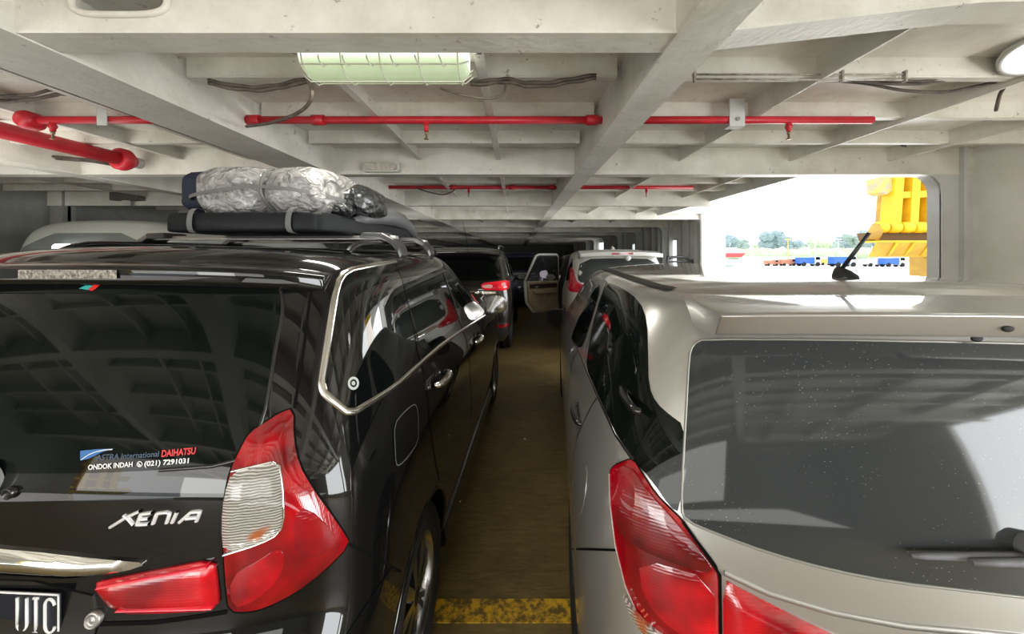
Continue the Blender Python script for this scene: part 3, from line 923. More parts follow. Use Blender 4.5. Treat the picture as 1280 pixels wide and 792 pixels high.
# rear glass: right half taken from its outline, completed to the left
rg = proj_rear(XB, [(354, 372), (353, 400), (345, 431), (338, 478), (329, 525), (312, 562), (288, 580), (200, 587), (110, 591)])
zt, zb = 1.545, rg[-1][1]
half = [(0, zt), (.3, zt), (.5, zt - .004), (rg[0][0] - .03, zt - .012)] + rg[:-1] + [(rg[-1][0], zb), (.0, zb - .003)]
panel(XB, 'rear_window', sym(half), 'rear', GLASS, car, off=.0015, rnd=1, res=.03)
# bright line along the glass edge
ribbon(XB, 'window_seal', half[3:-2], 'rear', TRIM_S, car, width=.010, off=.004, rnd=1, depth=1)
ribbon(XB, 'window_seal', [(-x, z) for x, z in half[3:-2]], 'rear', TRIM_S, car, width=.010, off=.004, rnd=1, depth=1)

# tailgate: raised panel below the glass, gap at its right edge running up the pillar
tg = [(390, 352), (384, 400), (378, 450), (368, 510)]
ribbon(XB, 'tailgate_gap', tg, 'pix', GAP, car, width=.007, off=.0015, rnd=1)
ribbon(XB, 'tailgate_gap', tg, 'pix', GAP, car, width=.007, off=.0015, rnd=1, flip=True)

# tail lamps
lampP = [(367, 510), (350, 516), (332, 528), (313, 540), (300, 563), (289, 588), (282, 622), (280, 655), (281, 690), (284, 736), (288, 762), (310, 763), (332, 758), (369, 740), (405, 712), (437, 679), (428, 663), (416, 645), (391, 610), (374, 581), (367, 548)]
def tail_lamp(flip):
    l = panel(XB, 'tail_lamp', lampP, 'pix', LRED, car, off=.004, bulge=.016, band=34, rnd=1, res=8, flip=flip)
    # inner reversing and indicator window
    panel(XB, 'clear_lens', [(296, 588), (320, 582), (350, 575), (355, 600), (357, 640), (354, 657), (332, 670), (287, 684), (284, 650), (287, 615)], 'pix', LCLEAR, l, off=.0215, bulge=.004, band=12, rnd=1, res=6, flip=flip)
    for line in ([(296, 587), (320, 581), (351, 574), (356, 600), (358, 640)], [(358, 640), (354, 659), (332, 671), (287, 685)]):
        ribbon(XB, 'lens_rim', line, 'pix', CHROME, l, width=.006, off=.0265, rnd=1, flip=flip, depth=1)
    panel(XB, 'stop_lens', [(294, 712), (330, 692), (352, 676), (360, 690), (352, 716), (325, 742), (297, 752)], 'pix', LRED2, l, off=.021, bulge=.003, band=14, rnd=1, res=7, flip=flip)
    ribbon(XB, 'lamp_gap', lampP, 'pix', GAP, l, width=.008, off=.003, closed=True, rnd=1, flip=flip)
    panel(XB, 'side_marker_lens', [(368, 640), (384, 628), (421, 666), (400, 690), (372, 690)], 'pix', LDARK, l, off=.021, bulge=.002, band=14, rnd=1, res=7, flip=flip)
    return l
tail_lamp(False); tail_lamp(True)
refl = [(116, 727), (150, 720), (200, 710), (269, 697), (273, 725), (276, 760), (210, 764), (147, 765)]
for fl in (False, True):
    r = panel(XB, 'tailgate_reflector', refl, 'pix', LRED2, car, off=.006, bulge=.010, band=16, rnd=1, res=7, flip=fl)
    ribbon(XB, 'reflector_edge', [(130, 729), (264, 703)], 'pix', mat('bright_red_edge', (.85, .03, .06), .15, coat=1, emit=(.9, .02, .05), estr=.25), r, width=.006, off=.019, flip=fl, depth=1)
    ribbon(XB, 'reflector_edge', [(153, 758), (270, 755)], 'pix', MATS['bright_red_edge'], r, width=.005, off=.017, flip=fl, depth=1)
# chrome bar above the plate
cg = proj_rear(XB, [(0, 683), (50, 687), (92, 692), (140, 697), (190, 701), (158, 712), (92, 721), (40, 718), (0, 716)])
g0, g1 = cg[0][1], cg[-1][1]
half = [(0, g0 + .004)] + cg[:1] + cg[1:] + [(0, g1)]
panel(XB, 'chrome_garnish', sym(half), 'rear', CHROME, car, off=.006, bulge=.014, band=.03, rnd=1, res=.014)
# tailgate lower gap and bumper gap
bz = .735
zz = proj_rear(XB, [(284, 764)])[0]
ribbon(XB, 'bumper_gap', [(-zz[0], zz[1]), (-.4, zz[1] - .01), (0, zz[1] - .013), (.4, zz[1] - .01), (zz[0], zz[1])], 'rear', GAP, car, width=.008, off=.0015)
for fl in (False, True):
    ribbon(XB, 'bumper_gap', [(437, 680), (455, 689), (480, 702), (501, 714)], 'pix', GAP, car, width=.006, off=.0015, flip=fl)
    ribbon(XB, 'bumper_gap', [(489, 709), (470, 738), (452, 765), (436, 790), (425, 806)], 'pix', GAP, car, width=.006, off=.0015, flip=fl)
# badge, dealer sticker, small sticker
BADGE = mat('bright_badge_silver', (0.80, 0.80, 0.80), .25, .3, coat=.5)
for nm, st in (('badge_letter_x', [[(139, 658), (160, 645), (176, 638)], [(156, 643), (162, 648), (168, 655)]]), ('badge_letter_e', [[(191, 640), (177, 642), (172, 655), (187, 654)], [(175, 648.5), (187, 647)]]),
               ('badge_letter_n', [[(192, 654), (197, 641), (209, 639.5), (213, 641), (209, 653)]]), ('badge_letter_i', [[(216, 652.5), (222, 639)]]), ('badge_letter_a', [[(225, 652), (239, 639.5), (251, 638.5), (246, 651)], [(233, 647.5), (247, 646)]])):
    root_ = None
    for q in st:
        o_ = ribbon(XB, nm if root_ is None else 'badge_stroke', q, 'pix', BADGE, root_ or car, width=.0075, off=.006, res=3, depth=1)
        root_ = root_ or o_
STBLUE = mat('sticker_blue', (0.03, 0.16, 0.45), .4); STNAVY = mat('sticker_slate', (0.05, 0.09, 0.15), .4); STRED = mat('sticker_red', (0.75, 0.03, 0.03), .4)
stick = panel(XB, 'dealer_sticker_flag', [(102, 563), (122, 561), (144, 560), (128, 565), (112, 573), (102, 575)], 'pix', STBLUE, car, off=.003, rnd=0, res=4, skirt=.001)
ribbon(XB, 'sticker_stroke', [(104, 574), (116, 566), (130, 562), (143, 561)], 'pix', WHITE_T, stick, width=.002, off=.0045, rnd=1)
lettering(XB, 'sticker_lettering', 'ASTRA International', (122, 575), (201, 570), 7, STNAVY, stick, shear=.2, bold=.01, off=.003)
lettering(XB, 'sticker_lettering', 'DAIHATSU', (203, 570.5), (247, 566.5), 8, STRED, stick, shear=.25, bold=.03, off=.003)
lettering(XB, 'sticker_lettering', 'ONDOK INDAH', (112, 586.5), (168, 582.5), 6, WHITE_T, stick, shear=.15, bold=.03, off=.003)
lettering(XB, 'sticker_lettering', '(021) 7291031', (182, 582), (238, 578), 6, WHITE_T, stick, shear=.15, bold=.03, off=.003)
ph = [(176 + 3.2 * math.cos(a), 579.5 + 3.2 * math.sin(a)) for a in [2 * PI * k / 14 for k in range(14)]]
ribbon(XB, 'sticker_phone_mark', ph, 'pix', WHITE_T, stick, width=.0016, off=.003, closed=True, res=2)
ribbon(XB, 'sticker_phone_mark', [(174.5, 578), (175.5, 580.5), (177.5, 581)], 'pix', WHITE_T, stick, width=.0025, off=.003, res=2)
s1 = panel(XB, 'window_sticker', [(100, 361), (108, 357), (118, 357), (117, 363), (108, 362)], 'pix', mat('sticker_teal', (0.05, 0.45, 0.42), .4), car, off=.003, rnd=0, res=4, skirt=.001)
panel(XB, 'sticker_patch', [(112, 362), (119, 356.5), (126, 356.5), (120, 362), (116, 364)], 'pix', STRED, s1, off=.0036, rnd=0, res=4, skirt=.001)

# number plate
pc = XB.local([(20, 762)])[0]
pl_t = 0.995
plate = MB(); pw, phh = .43, .135
ptop = XB.local([(60, 733)])[0]
zt_ = ptop.z; yv = ptop.y - .012
plate.box(-.205, .205, yv - .002, yv, zt_ - .125, zt_)
pm = mat('number_plate_black', (0.012, 0.016, 0.026), .35)
plo = plate.build('number_plate', pm, car, bevel=.001)
fr = MB()
for (a, b, c, d) in ((-.203, .203, zt_ - .005, zt_ - .001), (-.203, .203, zt_ - .124, zt_ - .120), (-.203, -.199, zt_ - .124, zt_ - .001), (.199, .203, zt_ - .124, zt_ - .001)):
    fr.box(a, b, yv - .0032, yv - .0022, c, d)
fr.build('plate_border', WHITE_T, plo)
def flat_text(name, txt, x0, x1, z0, h, y, m, parent, bold=0.0, spacing=1.0):
    me = text_mesh(txt, 0, bold, 0, spacing)
    xs = [v.co.x for v in me.vertices]; ys = [v.co.y for v in me.vertices]; a, b = min(xs), max(xs); c, d = min(ys), max(ys)
    for v in me.vertices: v.co = Vector((x0 + (v.co.x - a) / (b - a) * (x1 - x0), y, z0 + (v.co.y - c) / (d - c) * h))
    return link(name, me, m, parent)
# thin stroked plate letters
def strokes(name, polys, m, parent, y, r):
    mb = MB()
    for P in polys: mb.tube([(x, y, z) for x, z in P], r, 6)
    return mb.build(name, m, parent)
zl0, zl1 = zt_ - .084, zt_ - .012; hh = zl1 - zl0
def arc(cx, cz, rx, rz, a0, a1, n=10): return [(cx + rx * math.cos(a0 + (a1 - a0) * k / n), cz + rz * math.sin(a0 + (a1 - a0) * k / n)) for k in range(n + 1)]
ux, ix, cx_ = .118, .150, .182
U = [(ux - .011, zl1), (ux - .011, zl0 + .014)] + arc(ux, zl0 + .014, .011, .014, PI, 2 * PI) + [(ux + .011, zl1)]
I = [[(ix, zl0), (ix, zl1)], [(ix - .006, zl0), (ix + .006, zl0)], [(ix - .006, zl1), (ix + .006, zl1)]]
Cc = arc(cx_, zl1 - .014, .011, .014, .1, PI) + arc(cx_, zl0 + .014, .011, .014, PI, 2 * PI - .1)
strokes('plate_lettering', [U] + I + [Cc], WHITE_T, plo, yv - .003, .0030)
mb = MB(); mb.lathe([(0, 0), (.006, 0), (.006, .003), (0, .004)], Matrix.Translation((.052, yv - .002, zt_ - .112)) @ Matrix.Rotation(PI / 2, 4, 'X'), 12); mb.build('plate_bolt', mat('green_bolt', (.05, .25, .2), .4), plo)
# plate recess
pr = [(-.25, zt_ + .012), (.25, zt_ + .012), (.29, zt_ - .10), (.25, zt_ - .17), (-.25, zt_ - .17), (-.29, zt_ - .10)]
panel(XB, 'plate_recess', pr, 'rear', TRIM_S, car, off=.003, rnd=1, res=.04)
# lock button and wiper
p, n = XB.points([(120, 772)], 'pix')[0]
R = n.to_track_quat('Z', 'Y').to_matrix().to_4x4(); mb = MB(); mb.lathe([(.017, 0), (.017, .008), (.013, .012), (.012, .008), (.006, .008), (0, .010)], Matrix.Translation(p) @ R, 20)
mb.build('tailgate_lock', STEEL, car)
zw = XB.local([(40, 592)])[0].z
mb = MB(); yw0 = XB.cast((0, zw - .02), 'rear')[0].y
mb.lathe([(.045, 0), (.045, .02), (.036, .035), (0, .04)], Matrix.Translation((-.03, yw0 + .004, zw - .015)) @ Matrix.Rotation(PI / 2, 4, 'X'), 24)
wp = mb.build('wiper', mat('wiper_grey', (0.30, 0.30, 0.29), .4), car)
mb = MB(); q = [XB.cast((-.03 - .40 * t, zw + .02 + .03 * t), 'rear')[0] + Vector((0, -.03, 0)) for t in [0, .25, .5, .75, 1]]
mb.tube([Vector((-.03, yw0 - .03, zw - .01))] + q, [.012, .010, .008, .007, .006, .005], 8); mb.build('wiper_arm', TRIM, wp)
mb = MB(); mb.lathe([(.013, 0), (.013, .012), (.009, .014), (.008, .005), (0, .005)], Matrix.Translation((.045, XB.cast((.045, zw - .035), 'rear')[0].y + .003, zw - .035)) @ Matrix.Rotation(PI / 2, 4, 'X'), 16); mb.build('washer_nozzle', TRIM_S, car)

# roof spoiler with high brake lamp
def spoiler(B, umax, v_tail, v_root, z_top, z_bot, z_root, m, parent, curve=.10, drop=.02, n=32, endpow=4, enddrop=.01, sharp=False, under=0.0):
    """sections across the car: root on the roof, crease, trailing face, underside"""
    vs = []; fs = []; r = .004 if sharp else .010
    for i in range(n + 1):
        t = -1 + 2 * i / n; u = umax * math.sin(t * PI / 2)
        e = abs(u / umax); q = e ** endpow
        vt = v_tail + curve * (.35 * e * e + .65 * q); zd = drop * e * e + enddrop * q
        zb = z_bot - zd * .9; zt = z_top - zd; zr = z_root - zd * .9
        sec = [(v_root, zr - .004), (v_root - .02, zr), (v_root * .5 + vt * .5, (zr + zt) / 2 + .005), (vt + .10, zt + .006), (vt + 3 * r, zt + .001 + .15 * r), (vt + r, zt - .1 * r), (vt + .2 * r, zt - .5 * r), (vt, zt - 1.5 * r),
               (vt + .002 + under, zb + 1.5 * r), (vt + .005 + under, zb + .4 * r), (vt + .005 + r + under, zb), (vt + .05, zb - .003), (v_root - .02, zb - .006)]
        k = len(sec)
        for v, z in sec: vs.append((u, v, z))
    for i in range(n):
        for j in range(k - 1): fs.append((i * k + j, (i + 1) * k + j, (i + 1) * k + j + 1, i * k + j + 1))
    fs.append(tuple(range(k))); fs.append(tuple(n * k + j for j in range(k)))
    mb = MB(); mb.add(vs, fs, 0, True)
    o = mb.build('roof_spoiler', m, parent)
    md = o.modifiers.new('weighted', 'WEIGHTED_NORMAL'); md.keep_sharp = True
    return o
sp = spoiler(XB, .618, .255, .58, 1.574, 1.522, 1.604, BLACK, car, curve=.15, drop=.014, enddrop=.022, endpow=7)
BR = mat('high_brake_lens', (0.55, 0.52, 0.45), .15, .2, coat=1, noise=(110, .1, (0.12, 0.11, 0.09), 1), bump=(120, .6))
mb = MB(); sec = []
for i in range(13):
    u = -.115 + .27 * i / 12; e = abs(u / .618); vt = .255 + .15 * (.35 * e * e + .65 * e ** 7)
    sec += [(u, vt - .003, 1.561 - .014 * e * e), (u, vt - .003, 1.538 - .014 * e * e)]
mb.add(sec, [(2 * i, 2 * i + 2, 2 * i + 3, 2 * i + 1) for i in range(12)], 0, True)
mb.build('high_brake_lamp', BR, sp)

# side glass, chrome frame, doors: from the outline on the right side, repeated on the left
def side_both(kind, name, pix, m, **k):
    for fl in (False, True):
        (panel if kind == 'p' else ribbon)(XB, name, pix, 'pix', m, car, flip=fl, **k)
qg = [(428, 340), (492, 328), (500, 345), (510, 378), (522, 449), (492, 480), (437, 514), (406, 487), (409, 465), (418, 400)]
side_both('p', 'quarter_window', qg, SGLASS, off=.0015, res=8, rnd=1)
CH2 = mat('satin_chrome_trim', (0.80, 0.79, 0.76), .18, 1.0)
side_both('r', 'window_trim', [(494, 326), (462, 332), (432, 338), (421, 356), (414, 400), (406, 455), (401, 487), (418, 502), (438, 518), (464, 502), (493, 484), (523, 456), (560, 424), (607, 394)], CH2, width=.021, off=.006, rnd=1, depth=1)
rw = [(501, 350), (549, 340), (562, 365), (573, 403), (552, 422), (527, 443), (517, 400)]
side_both('p', 'rear_door_window', rw, SGLASS, off=.0015, res=7, rnd=1)
fw = [(557, 340), (576, 348), (594, 370), (604, 389), (579, 405), (571, 375)]
side_both('p', 'front_door_window', fw, SGLASS, off=.0015, res=5, rnd=1)
side_both('r', 'door_gap', [(494, 330), (502, 350), (511, 384), (522, 440), (527, 458), (531, 476), (535, 500), (537, 531), (543, 570), (549, 600)], GAP, width=.007, off=.0022)
side_both('r', 'door_gap', [(553, 340), (566, 375), (575, 404), (583, 425), (587, 455), (589, 500), (589, 535)], GAP, width=.009, off=.0022)
side_both('r', 'pillar_trim', [(554, 341), (567, 376), (576, 404)], mat('pillar_bright', (.35, .35, .35), .2, .9), width=.012, off=.003)
fd = [(492, 530), (503, 516), (516, 505), (520, 507), (522, 517), (522, 535), (522, 552), (510, 570), (498, 582), (494, 580), (493, 560)]
for fl in (False,):
    f_ = panel(XB, 'fuel_door', fd, 'pix', BLACK, car, off=.002, res=8, rnd=1)
    ribbon(XB, 'fuel_door_gap', fd, 'pix', mat('grey_edge', (.25, .25, .25), .3, .5), f_, width=.004, off=.0025, closed=True, rnd=1)
# door handles
for px in ((548, 473), (595, 424)):
    p, n = XB.points([px], 'pix')[0]
    for sg in (1, -1):
        mb = MB()
        mb.tube(smooth_path([p + Vector((.004, -.085, 0)), p + Vector((.03, -.07, .002)), p + Vector((.04, 0, .004)), p + Vector((.032, .07, .004)), p + Vector((.004, .085, .004))], 5), [.011 + .006 * math.sin(PI * k / 20) for k in range(21)], 8)
        mb.v = [(sg * x, y, z) for x, y, z in mb.v]
        h = mb.build('door_handle', CHROME, car)
        mb = MB(); mb.lathe([(.045, .002), (.03, .003), (.0, .0035)], Matrix.Translation(p) @ n.to_track_quat('Z', 'Y').to_matrix().to_4x4(), 16)
        mb.v = [(sg * x, y, z) for x, y, z in mb.v]
        mb.build('handle_cup', TRIM_S, h)
# small round sticker on the quarter glass
p, n = XB.points([(441, 479)], 'pix')[0]
mb = MB(); mb.lathe([(.018, .003), (.011, .0032)], Matrix.Translation(p) @ n.to_track_quat('Z', 'Y').to_matrix().to_4x4(), 16)
mb.lathe([(.006, .003), (0, .0032)], Matrix.Translation(p) @ n.to_track_quat('Z', 'Y').to_matrix().to_4x4(), 12); mb.build('round_sticker', mat('pale_sticker', (.55, .58, .55), .5), car)
# mirrors
for sg in (1, -1):
    c = Vector((.86 * sg, 2.78, 1.15))
    mb = MB()
    sec = [(-.105, -.075), (.105, -.09), (.115, .02), (.09, .085), (-.07, .085), (-.11, .03)]
    vs = []; fs = []; ks = [(0, .86), (.02, 1.0), (.07, .95), (.11, .7), (.13, .3)]
    sec2 = [(x, z) for x, z in chaikin(sec, 2)]; n_ = len(sec2)
    for d_, s_ in ks: vs += [c + Vector((sg * x * s_, d_ - .04, z * s_)) for x, z in sec2]
    for i in range(len(ks) - 1):
        for k in range(n_): fs.append((i * n_ + k, i * n_ + (k + 1) % n_, (i + 1) * n_ + (k + 1) % n_, (i + 1) * n_ + k))
    fs.append(tuple((len(ks) - 1) * n_ + k for k in range(n_)))
    mb.add(vs, fs, 0, True)
    mb.tube([c + Vector((-sg * .08, .03, -.05)), c + Vector((-sg * .17, .05, -.06))], .03, 8)
    o = mb.build('door_mirror', BLACK, car)
    mb = MB(); mb.add([c + Vector((sg * x * .93, -.038, z * .93)) for x, z in sec2], [tuple(range(n_))]); mb.build('mirror_glass', CHROME, o)
# windscreen
panel(XB, 'windscreen', [(-.6, 1.50), (0, 1.53), (.6, 1.50), (.66, 1.12), (0, 1.10), (-.66, 1.12)], 'front', GLASS, car, off=.0015, rnd=1, res=.06)
for sg in (-1, 1):
    panel(XB, 'head_lamp', [(sg * .42, .86), (sg * .76, .92), (sg * .80, .84), (sg * .78, .72), (sg * .5, .74)], 'front', LCLEAR, car, off=.004, bulge=.01, band=.04, rnd=1, res=.03)
panel(XB, 'front_grille', [(-.38, .84), (.38, .84), (.34, .70), (-.34, .70)], 'front', TRIM, car, off=.004, rnd=1, res=.05)
for sg in (-1, 1):
    for v in (.74, 3.395):
        wheel(car, sg * .715, v, side=sg)
# wheel arch lip
for v in (.74, 3.395):
    for ch in ('right', 'left'):
        P = [(v + .352 * math.cos(a), .315 + .352 * math.sin(a)) for a in [PI * (-.04 + 1.08 * k / 20) for k in range(21)]]
        ribbon(XB, 'arch_lip', P, ch, BLACK, car, width=.022, off=.006, depth=1)
# sill
for sg in (-1, 1):
    mb = MB(); mb.prism([(sg * .70, .18), (sg * .80, .19), (sg * .815, .24), (sg * .80, .30), (sg * .70, .30)], 'y', 1.13, 3.0); mb.build('side_sill', TRIM_S, car, bevel=.01)

# roof rails and rack bars
RACK = mat('rack_dark_paint', (0.05, 0.05, 0.052), .35, .2, coat=.4)
for sg in (-1, 1):
    mb = MB()
    P = smooth_path([(sg * .555, .66, 1.606), (sg * .555, .72, 1.632), (sg * .555, .85, 1.645), (sg * .55, 1.4, 1.648), (sg * .545, 1.80, 1.640), (sg * .54, 1.92, 1.60)], 6)
    mb.tube(P, .013, 8); r = mb.build('roof_rail', TRIM_S, car)
for v in (1.03, 1.50):
    t = MB()
    t.prism([(v - .03, 1.668), (v + .03, 1.668), (v + .022, 1.686), (v - .022, 1.686)], 'x', -.60, .60)
    cb = t.build('rack_bar', STEEL, car, bevel=.004)
    for sg in (-1, 1):
        t = MB()
        # arched foot dropping to the rail outside the bar end
        P = [(sg * .45, v, 1.675), (sg * .54, v, 1.672), (sg * .59, v, 1.645), (sg * .618, v, 1.61), (sg * .63, v, 1.575)]
        sec = []
        for k, (x, y, z) in enumerate(P):
            w_ = .068 - .006 * k
            sec += [(x, y - w_, z), (x, y + w_, z), (x + sg * .012, y + w_ * .8, z + .026), (x + sg * .012, y - w_ * .8, z + .026)]
        fs = [(4 * i + a, 4 * i + (a + 1) % 4, 4 * i + 4 + (a + 1) % 4, 4 * i + 4 + a) for i in range(len(P) - 1) for a in range(4)]
        fs += [(0, 1, 2, 3), tuple(4 * (len(P) - 1) + a for a in range(4))]
        t.add(sec, fs, 0); t.build('rack_foot', RACK, cb, bevel=.006)
# ------------------------------------------------------------------ the silver minivan
MREAR = [(0, 0), (.35, .006), (.65, .022), (.86, .06), (.97, .14), (1.0, .32)]
MFRONT = [(.985, -.55), (.94, -.26), (.8, -.1), (.5, -.02), (0, 0)]
MLOC, MYAW = (.97, .65, 0), -.1005
MBODY = Body([(.20, .10, 4.2, .74), (.30, .03, 4.3, .81), (.48, .0, 4.37, .835), (.64, .0, 4.37, .84), (.72, .015, 4.35, .842), (.80, .03, 4.3, .843), (.92, .045, 4.1, .84),
              (1.0, .055, 3.6, .825), (1.06, .065, 3.38, .805), (1.18, .095, 3.05, .765), (1.30, .135, 2.76, .728), (1.40, .18, 2.5, .70),
              (1.465, .22, 2.32, .668), (1.500, .27, 2.2, .62, 0, .02), (1.521, .30, 2.15, .585, .14, .04), (1.534, .32, 2.1, .56, .4, .05), (1.539, .32, 2.1, .56, .7, .05), (1.541, .32, 2.1, .56, 1, .05)],
             MREAR, MFRONT, MLOC, MYAW, roofdrop=.75, vmid=1.6)
car = empty('minivan', MLOC, MYAW)
tag(car, 'silver beige minivan in the right foreground with dusty rear window and roof antenna', 'car')
MBODY.mesh('body', [SILVER], car, arches=[(.86, .30, .33), (3.51, .30, .33)])

def dusty_glass():
    m = mat('dusty_rear_glass', (0.05, 0.055, 0.055), .05, 0, spec=.5)
    nt = m.node_tree; b = nt.nodes['Principled BSDF']; N = nt.nodes.new; L = nt.links.new
    tc = N('ShaderNodeTexCoord')
    mp = N('ShaderNodeMapping'); mp.inputs['Scale'].default_value = (.7, 1, 1.5); L(tc.outputs['Object'], mp.inputs['Vector'])
    v = N('ShaderNodeTexVoronoi'); v.inputs['Scale'].default_value = 105; v.inputs['Randomness'].default_value = 1; L(mp.outputs['Vector'], v.inputs['Vector'])
    r = N('ShaderNodeValToRGB'); r.color_ramp.elements[0].position = .06; r.color_ramp.elements[0].color = (1, 1, 1, 1); r.color_ramp.elements[1].position = .14; r.color_ramp.elements[1].color = (0, 0, 0, 1)
    L(v.outputs['Distance'], r.inputs['Fac'])
    n = N('ShaderNodeTexNoise'); n.inputs['Scale'].default_value = 5; n.inputs['Detail'].default_value = 3; L(tc.outputs['Object'], n.inputs['Vector'])
    r2 = N('ShaderNodeValToRGB'); r2.color_ramp.elements[0].position = .40; r2.color_ramp.elements[1].position = .60; L(n.outputs['Fac'], r2.inputs['Fac'])
    mu = N('ShaderNodeMath'); mu.operation = 'MULTIPLY'; L(r.outputs['Color'], mu.inputs[0]); L(r2.outputs['Color'], mu.inputs[1])
    mu2 = N('ShaderNodeMath'); mu2.operation = 'MULTIPLY'; mu2.inputs[1].default_value = .45; L(mu.outputs[0], mu2.inputs[0])
    mx = N('ShaderNodeMix'); mx.data_type = 'RGBA'; L(mu2.outputs[0], mx.inputs[0]); mx.inputs[6].default_value = (0.04, 0.044, 0.046, 1); mx.inputs[7].default_value = (.5, .5, .48, 1)
    L(mx.outputs[2], b.inputs['Base Color'])
    return m
DUSTY = dusty_glass()

# rear window: left half from its outline, completed to the right
g = proj_rear(MBODY, [(880, 423), (866, 430), (861, 445), (858, 500), (854, 570), (851, 636), (857, 650), (900, 668), (960, 690), (1040, 712), (1120, 727), (1200, 736)])
half = [(0, g[0][1] + .012), (-.3, g[0][1] + .010)] + g + [(0, g[-1][1] - .004)]
panel(MBODY, 'rear_window', sym(half), 'rear', DUSTY, car, off=.0015, rnd=1, res=.03)
ribbon(MBODY, 'window_seal', sym(half), 'rear', mat('pale_seal', (.28, .28, .25), .35, .3), car, width=.006, off=.004, closed=True, rnd=1, depth=1)

def mboth(kind, name, pix, m, par=None, **k):
    out = []
    for fl in (False, True):
        out.append((panel if kind == 'p' else ribbon)(MBODY, name, pix, 'pix', m, par or car, flip=fl, **k))
    return out
# black side glass that runs on under the D-pillar to the rear window
dlo = [(757, 353), (775, 358), (800, 376), (809, 400), (810, 440), (811, 482), (820, 503), (838, 519), (855, 531), (854, 570), (850, 640), (838, 634), (815, 600), (791, 574), (770, 542), (747, 495), (732, 462), (738, 420), (747, 385)]
mboth('p', 'side_window', dlo, GLASS, off=.0015, res=8, rnd=1)
mboth('p', 'front_door_window', [(752, 353), (741, 364), (726, 392), (714, 420), (716, 427), (726, 437), (733, 420), (744, 385)], GLASS, off=.0015, res=5, rnd=1)
mboth('r', 'pillar_trim', [(757, 353), (746, 386), (736, 420), (730, 440)], mat('pillar_grey', (.42, .42, .40), .3, .6), width=.02, off=.003)
# belt line trim
mboth('r', 'belt_trim', [(715, 425), (723, 436), (733, 462), (748, 496), (770, 543), (792, 575)], TRIM_S, width=.010, off=.004, depth=1)
# tail lamp wraps from flank to tailgate
lp = [(763, 590), (769, 582), (780, 577), (792, 573), (803, 592), (820, 618), (836, 634), (853, 650), (868, 672), (884, 692), (898, 712), (899, 760), (898, 815), (880, 822), (850, 812), (822, 800), (800, 772), (782, 730), (770, 680), (764, 630)]
def mlamp(fl):
    l = panel(MBODY, 'tail_lamp', lp, 'pix', LRED, car, off=.004, bulge=.016, band=36, rnd=1, res=9, flip=fl)
    panel(MBODY, 'upper_lens', [(768, 592), (790, 579), (812, 612), (848, 652), (868, 678), (893, 710), (850, 700), (800, 680), (776, 660)], 'pix', LDARK, l, off=.021, bulge=.003, band=15, rnd=1, res=8, flip=fl)
    panel(MBODY, 'clear_lens', [(780, 733), (790, 752), (812, 776), (845, 796), (850, 810), (820, 798), (796, 772)], 'pix', LCLEAR, l, off=.021, bulge=.003, band=10, rnd=1, res=5, flip=fl)
    panel(MBODY, 'stop_lens', [(800, 690), (890, 716), (892, 800), (840, 780), (806, 740)], 'pix', LRED2, l, off=.021, bulge=.003, band=14, rnd=1, res=8, flip=fl)
    ribbon(MBODY, 'lamp_gap', lp, 'pix', GAP, l, width=.006, off=.003, closed=True, rnd=1, flip=fl)
    ribbon(MBODY, 'lamp_edge', [(763, 592), (764, 630), (770, 680), (782, 730), (800, 772)], 'pix', mat('pale_lamp_edge', (.6, .45, .42), .2, coat=1), l, width=.004, off=.007, flip=fl, depth=1)
    return l
mlamp(False); mlamp(True)
lp2 = [(903, 722), (925, 734), (960, 752), (1000, 772), (1040, 791), (1070, 806), (1050, 822), (980, 830), (904, 826)]
for fl in (False, True):
    panel(MBODY, 'tailgate_lamp', lp2, 'pix', LRED2, car, off=.004, bulge=.016, band=24, rnd=1, res=9, flip=fl)
    ribbon(MBODY, 'tailgate_gap', [(900, 838), (900, 790), (899, 716), (880, 688), (853, 650)], 'pix', GAP, car, width=.006, off=.006, flip=fl)
# crease under the rear window
cr = proj_rear(MBODY, [(905, 715), (960, 741), (1040, 765), (1130, 782), (1220, 790)])
ribbon(MBODY, 'tailgate_crease', cr + [(0, cr[-1][1])] + [(-x, z) for x, z in reversed(cr)], 'rear', SILVER, car, width=.012, off=.004, depth=1)
# plate recess below (out of the photograph), bumper gap
zb_ = .66
panel(MBODY, 'plate_recess', [(-.29, .86), (.29, .86), (.32, .79), (.27, .695), (-.27, .695), (-.32, .79)], 'rear', TRIM_S, car, off=.003, rnd=1, res=.05)
mb = MB(); mb.box(-.215, .215, .004, .012, .71, .845); mb.build('number_plate', pm, car, bevel=.001)
ribbon(MBODY, 'bumper_gap', [(-.62, zb_ + .02), (0, zb_), (.62, zb_ + .02)], 'rear', GAP, car, width=.007, off=.0015)
mboth('r', 'bumper_gap', [(716, 686), (740, 686), (770, 687)], GAP, width=.005, off=.0015)
mboth('r', 'door_gap', [(748, 495), (741, 505), (732, 522), (722, 545), (716, 575), (713, 605)], GAP, width=.006, off=.0015)
mboth('r', 'door_gap', [(723, 437), (716, 450), (712, 470), (709, 500)], GAP, width=.008, off=.0015)
f_ = panel(MBODY, 'fuel_door', [(722, 640), (724, 600), (730, 578), (734, 585), (733, 610), (728, 638), (724, 645)], 'pix', SILVER, car, off=.002, res=5, rnd=1)
ribbon(MBODY, 'fuel_door_gap', [(722, 640), (724, 600), (730, 578), (734, 585), (733, 610), (728, 638), (724, 645)], 'pix', mat('grey_edge', (.25, .25, .25), .3, .5), f_, width=.004, off=.0025, closed=True, rnd=1)
# D-pillar gap beside spoiler
mboth('r', 'tailgate_gap', [(902, 378), (902, 400), (900, 420)], GAP, width=.006, off=.012)
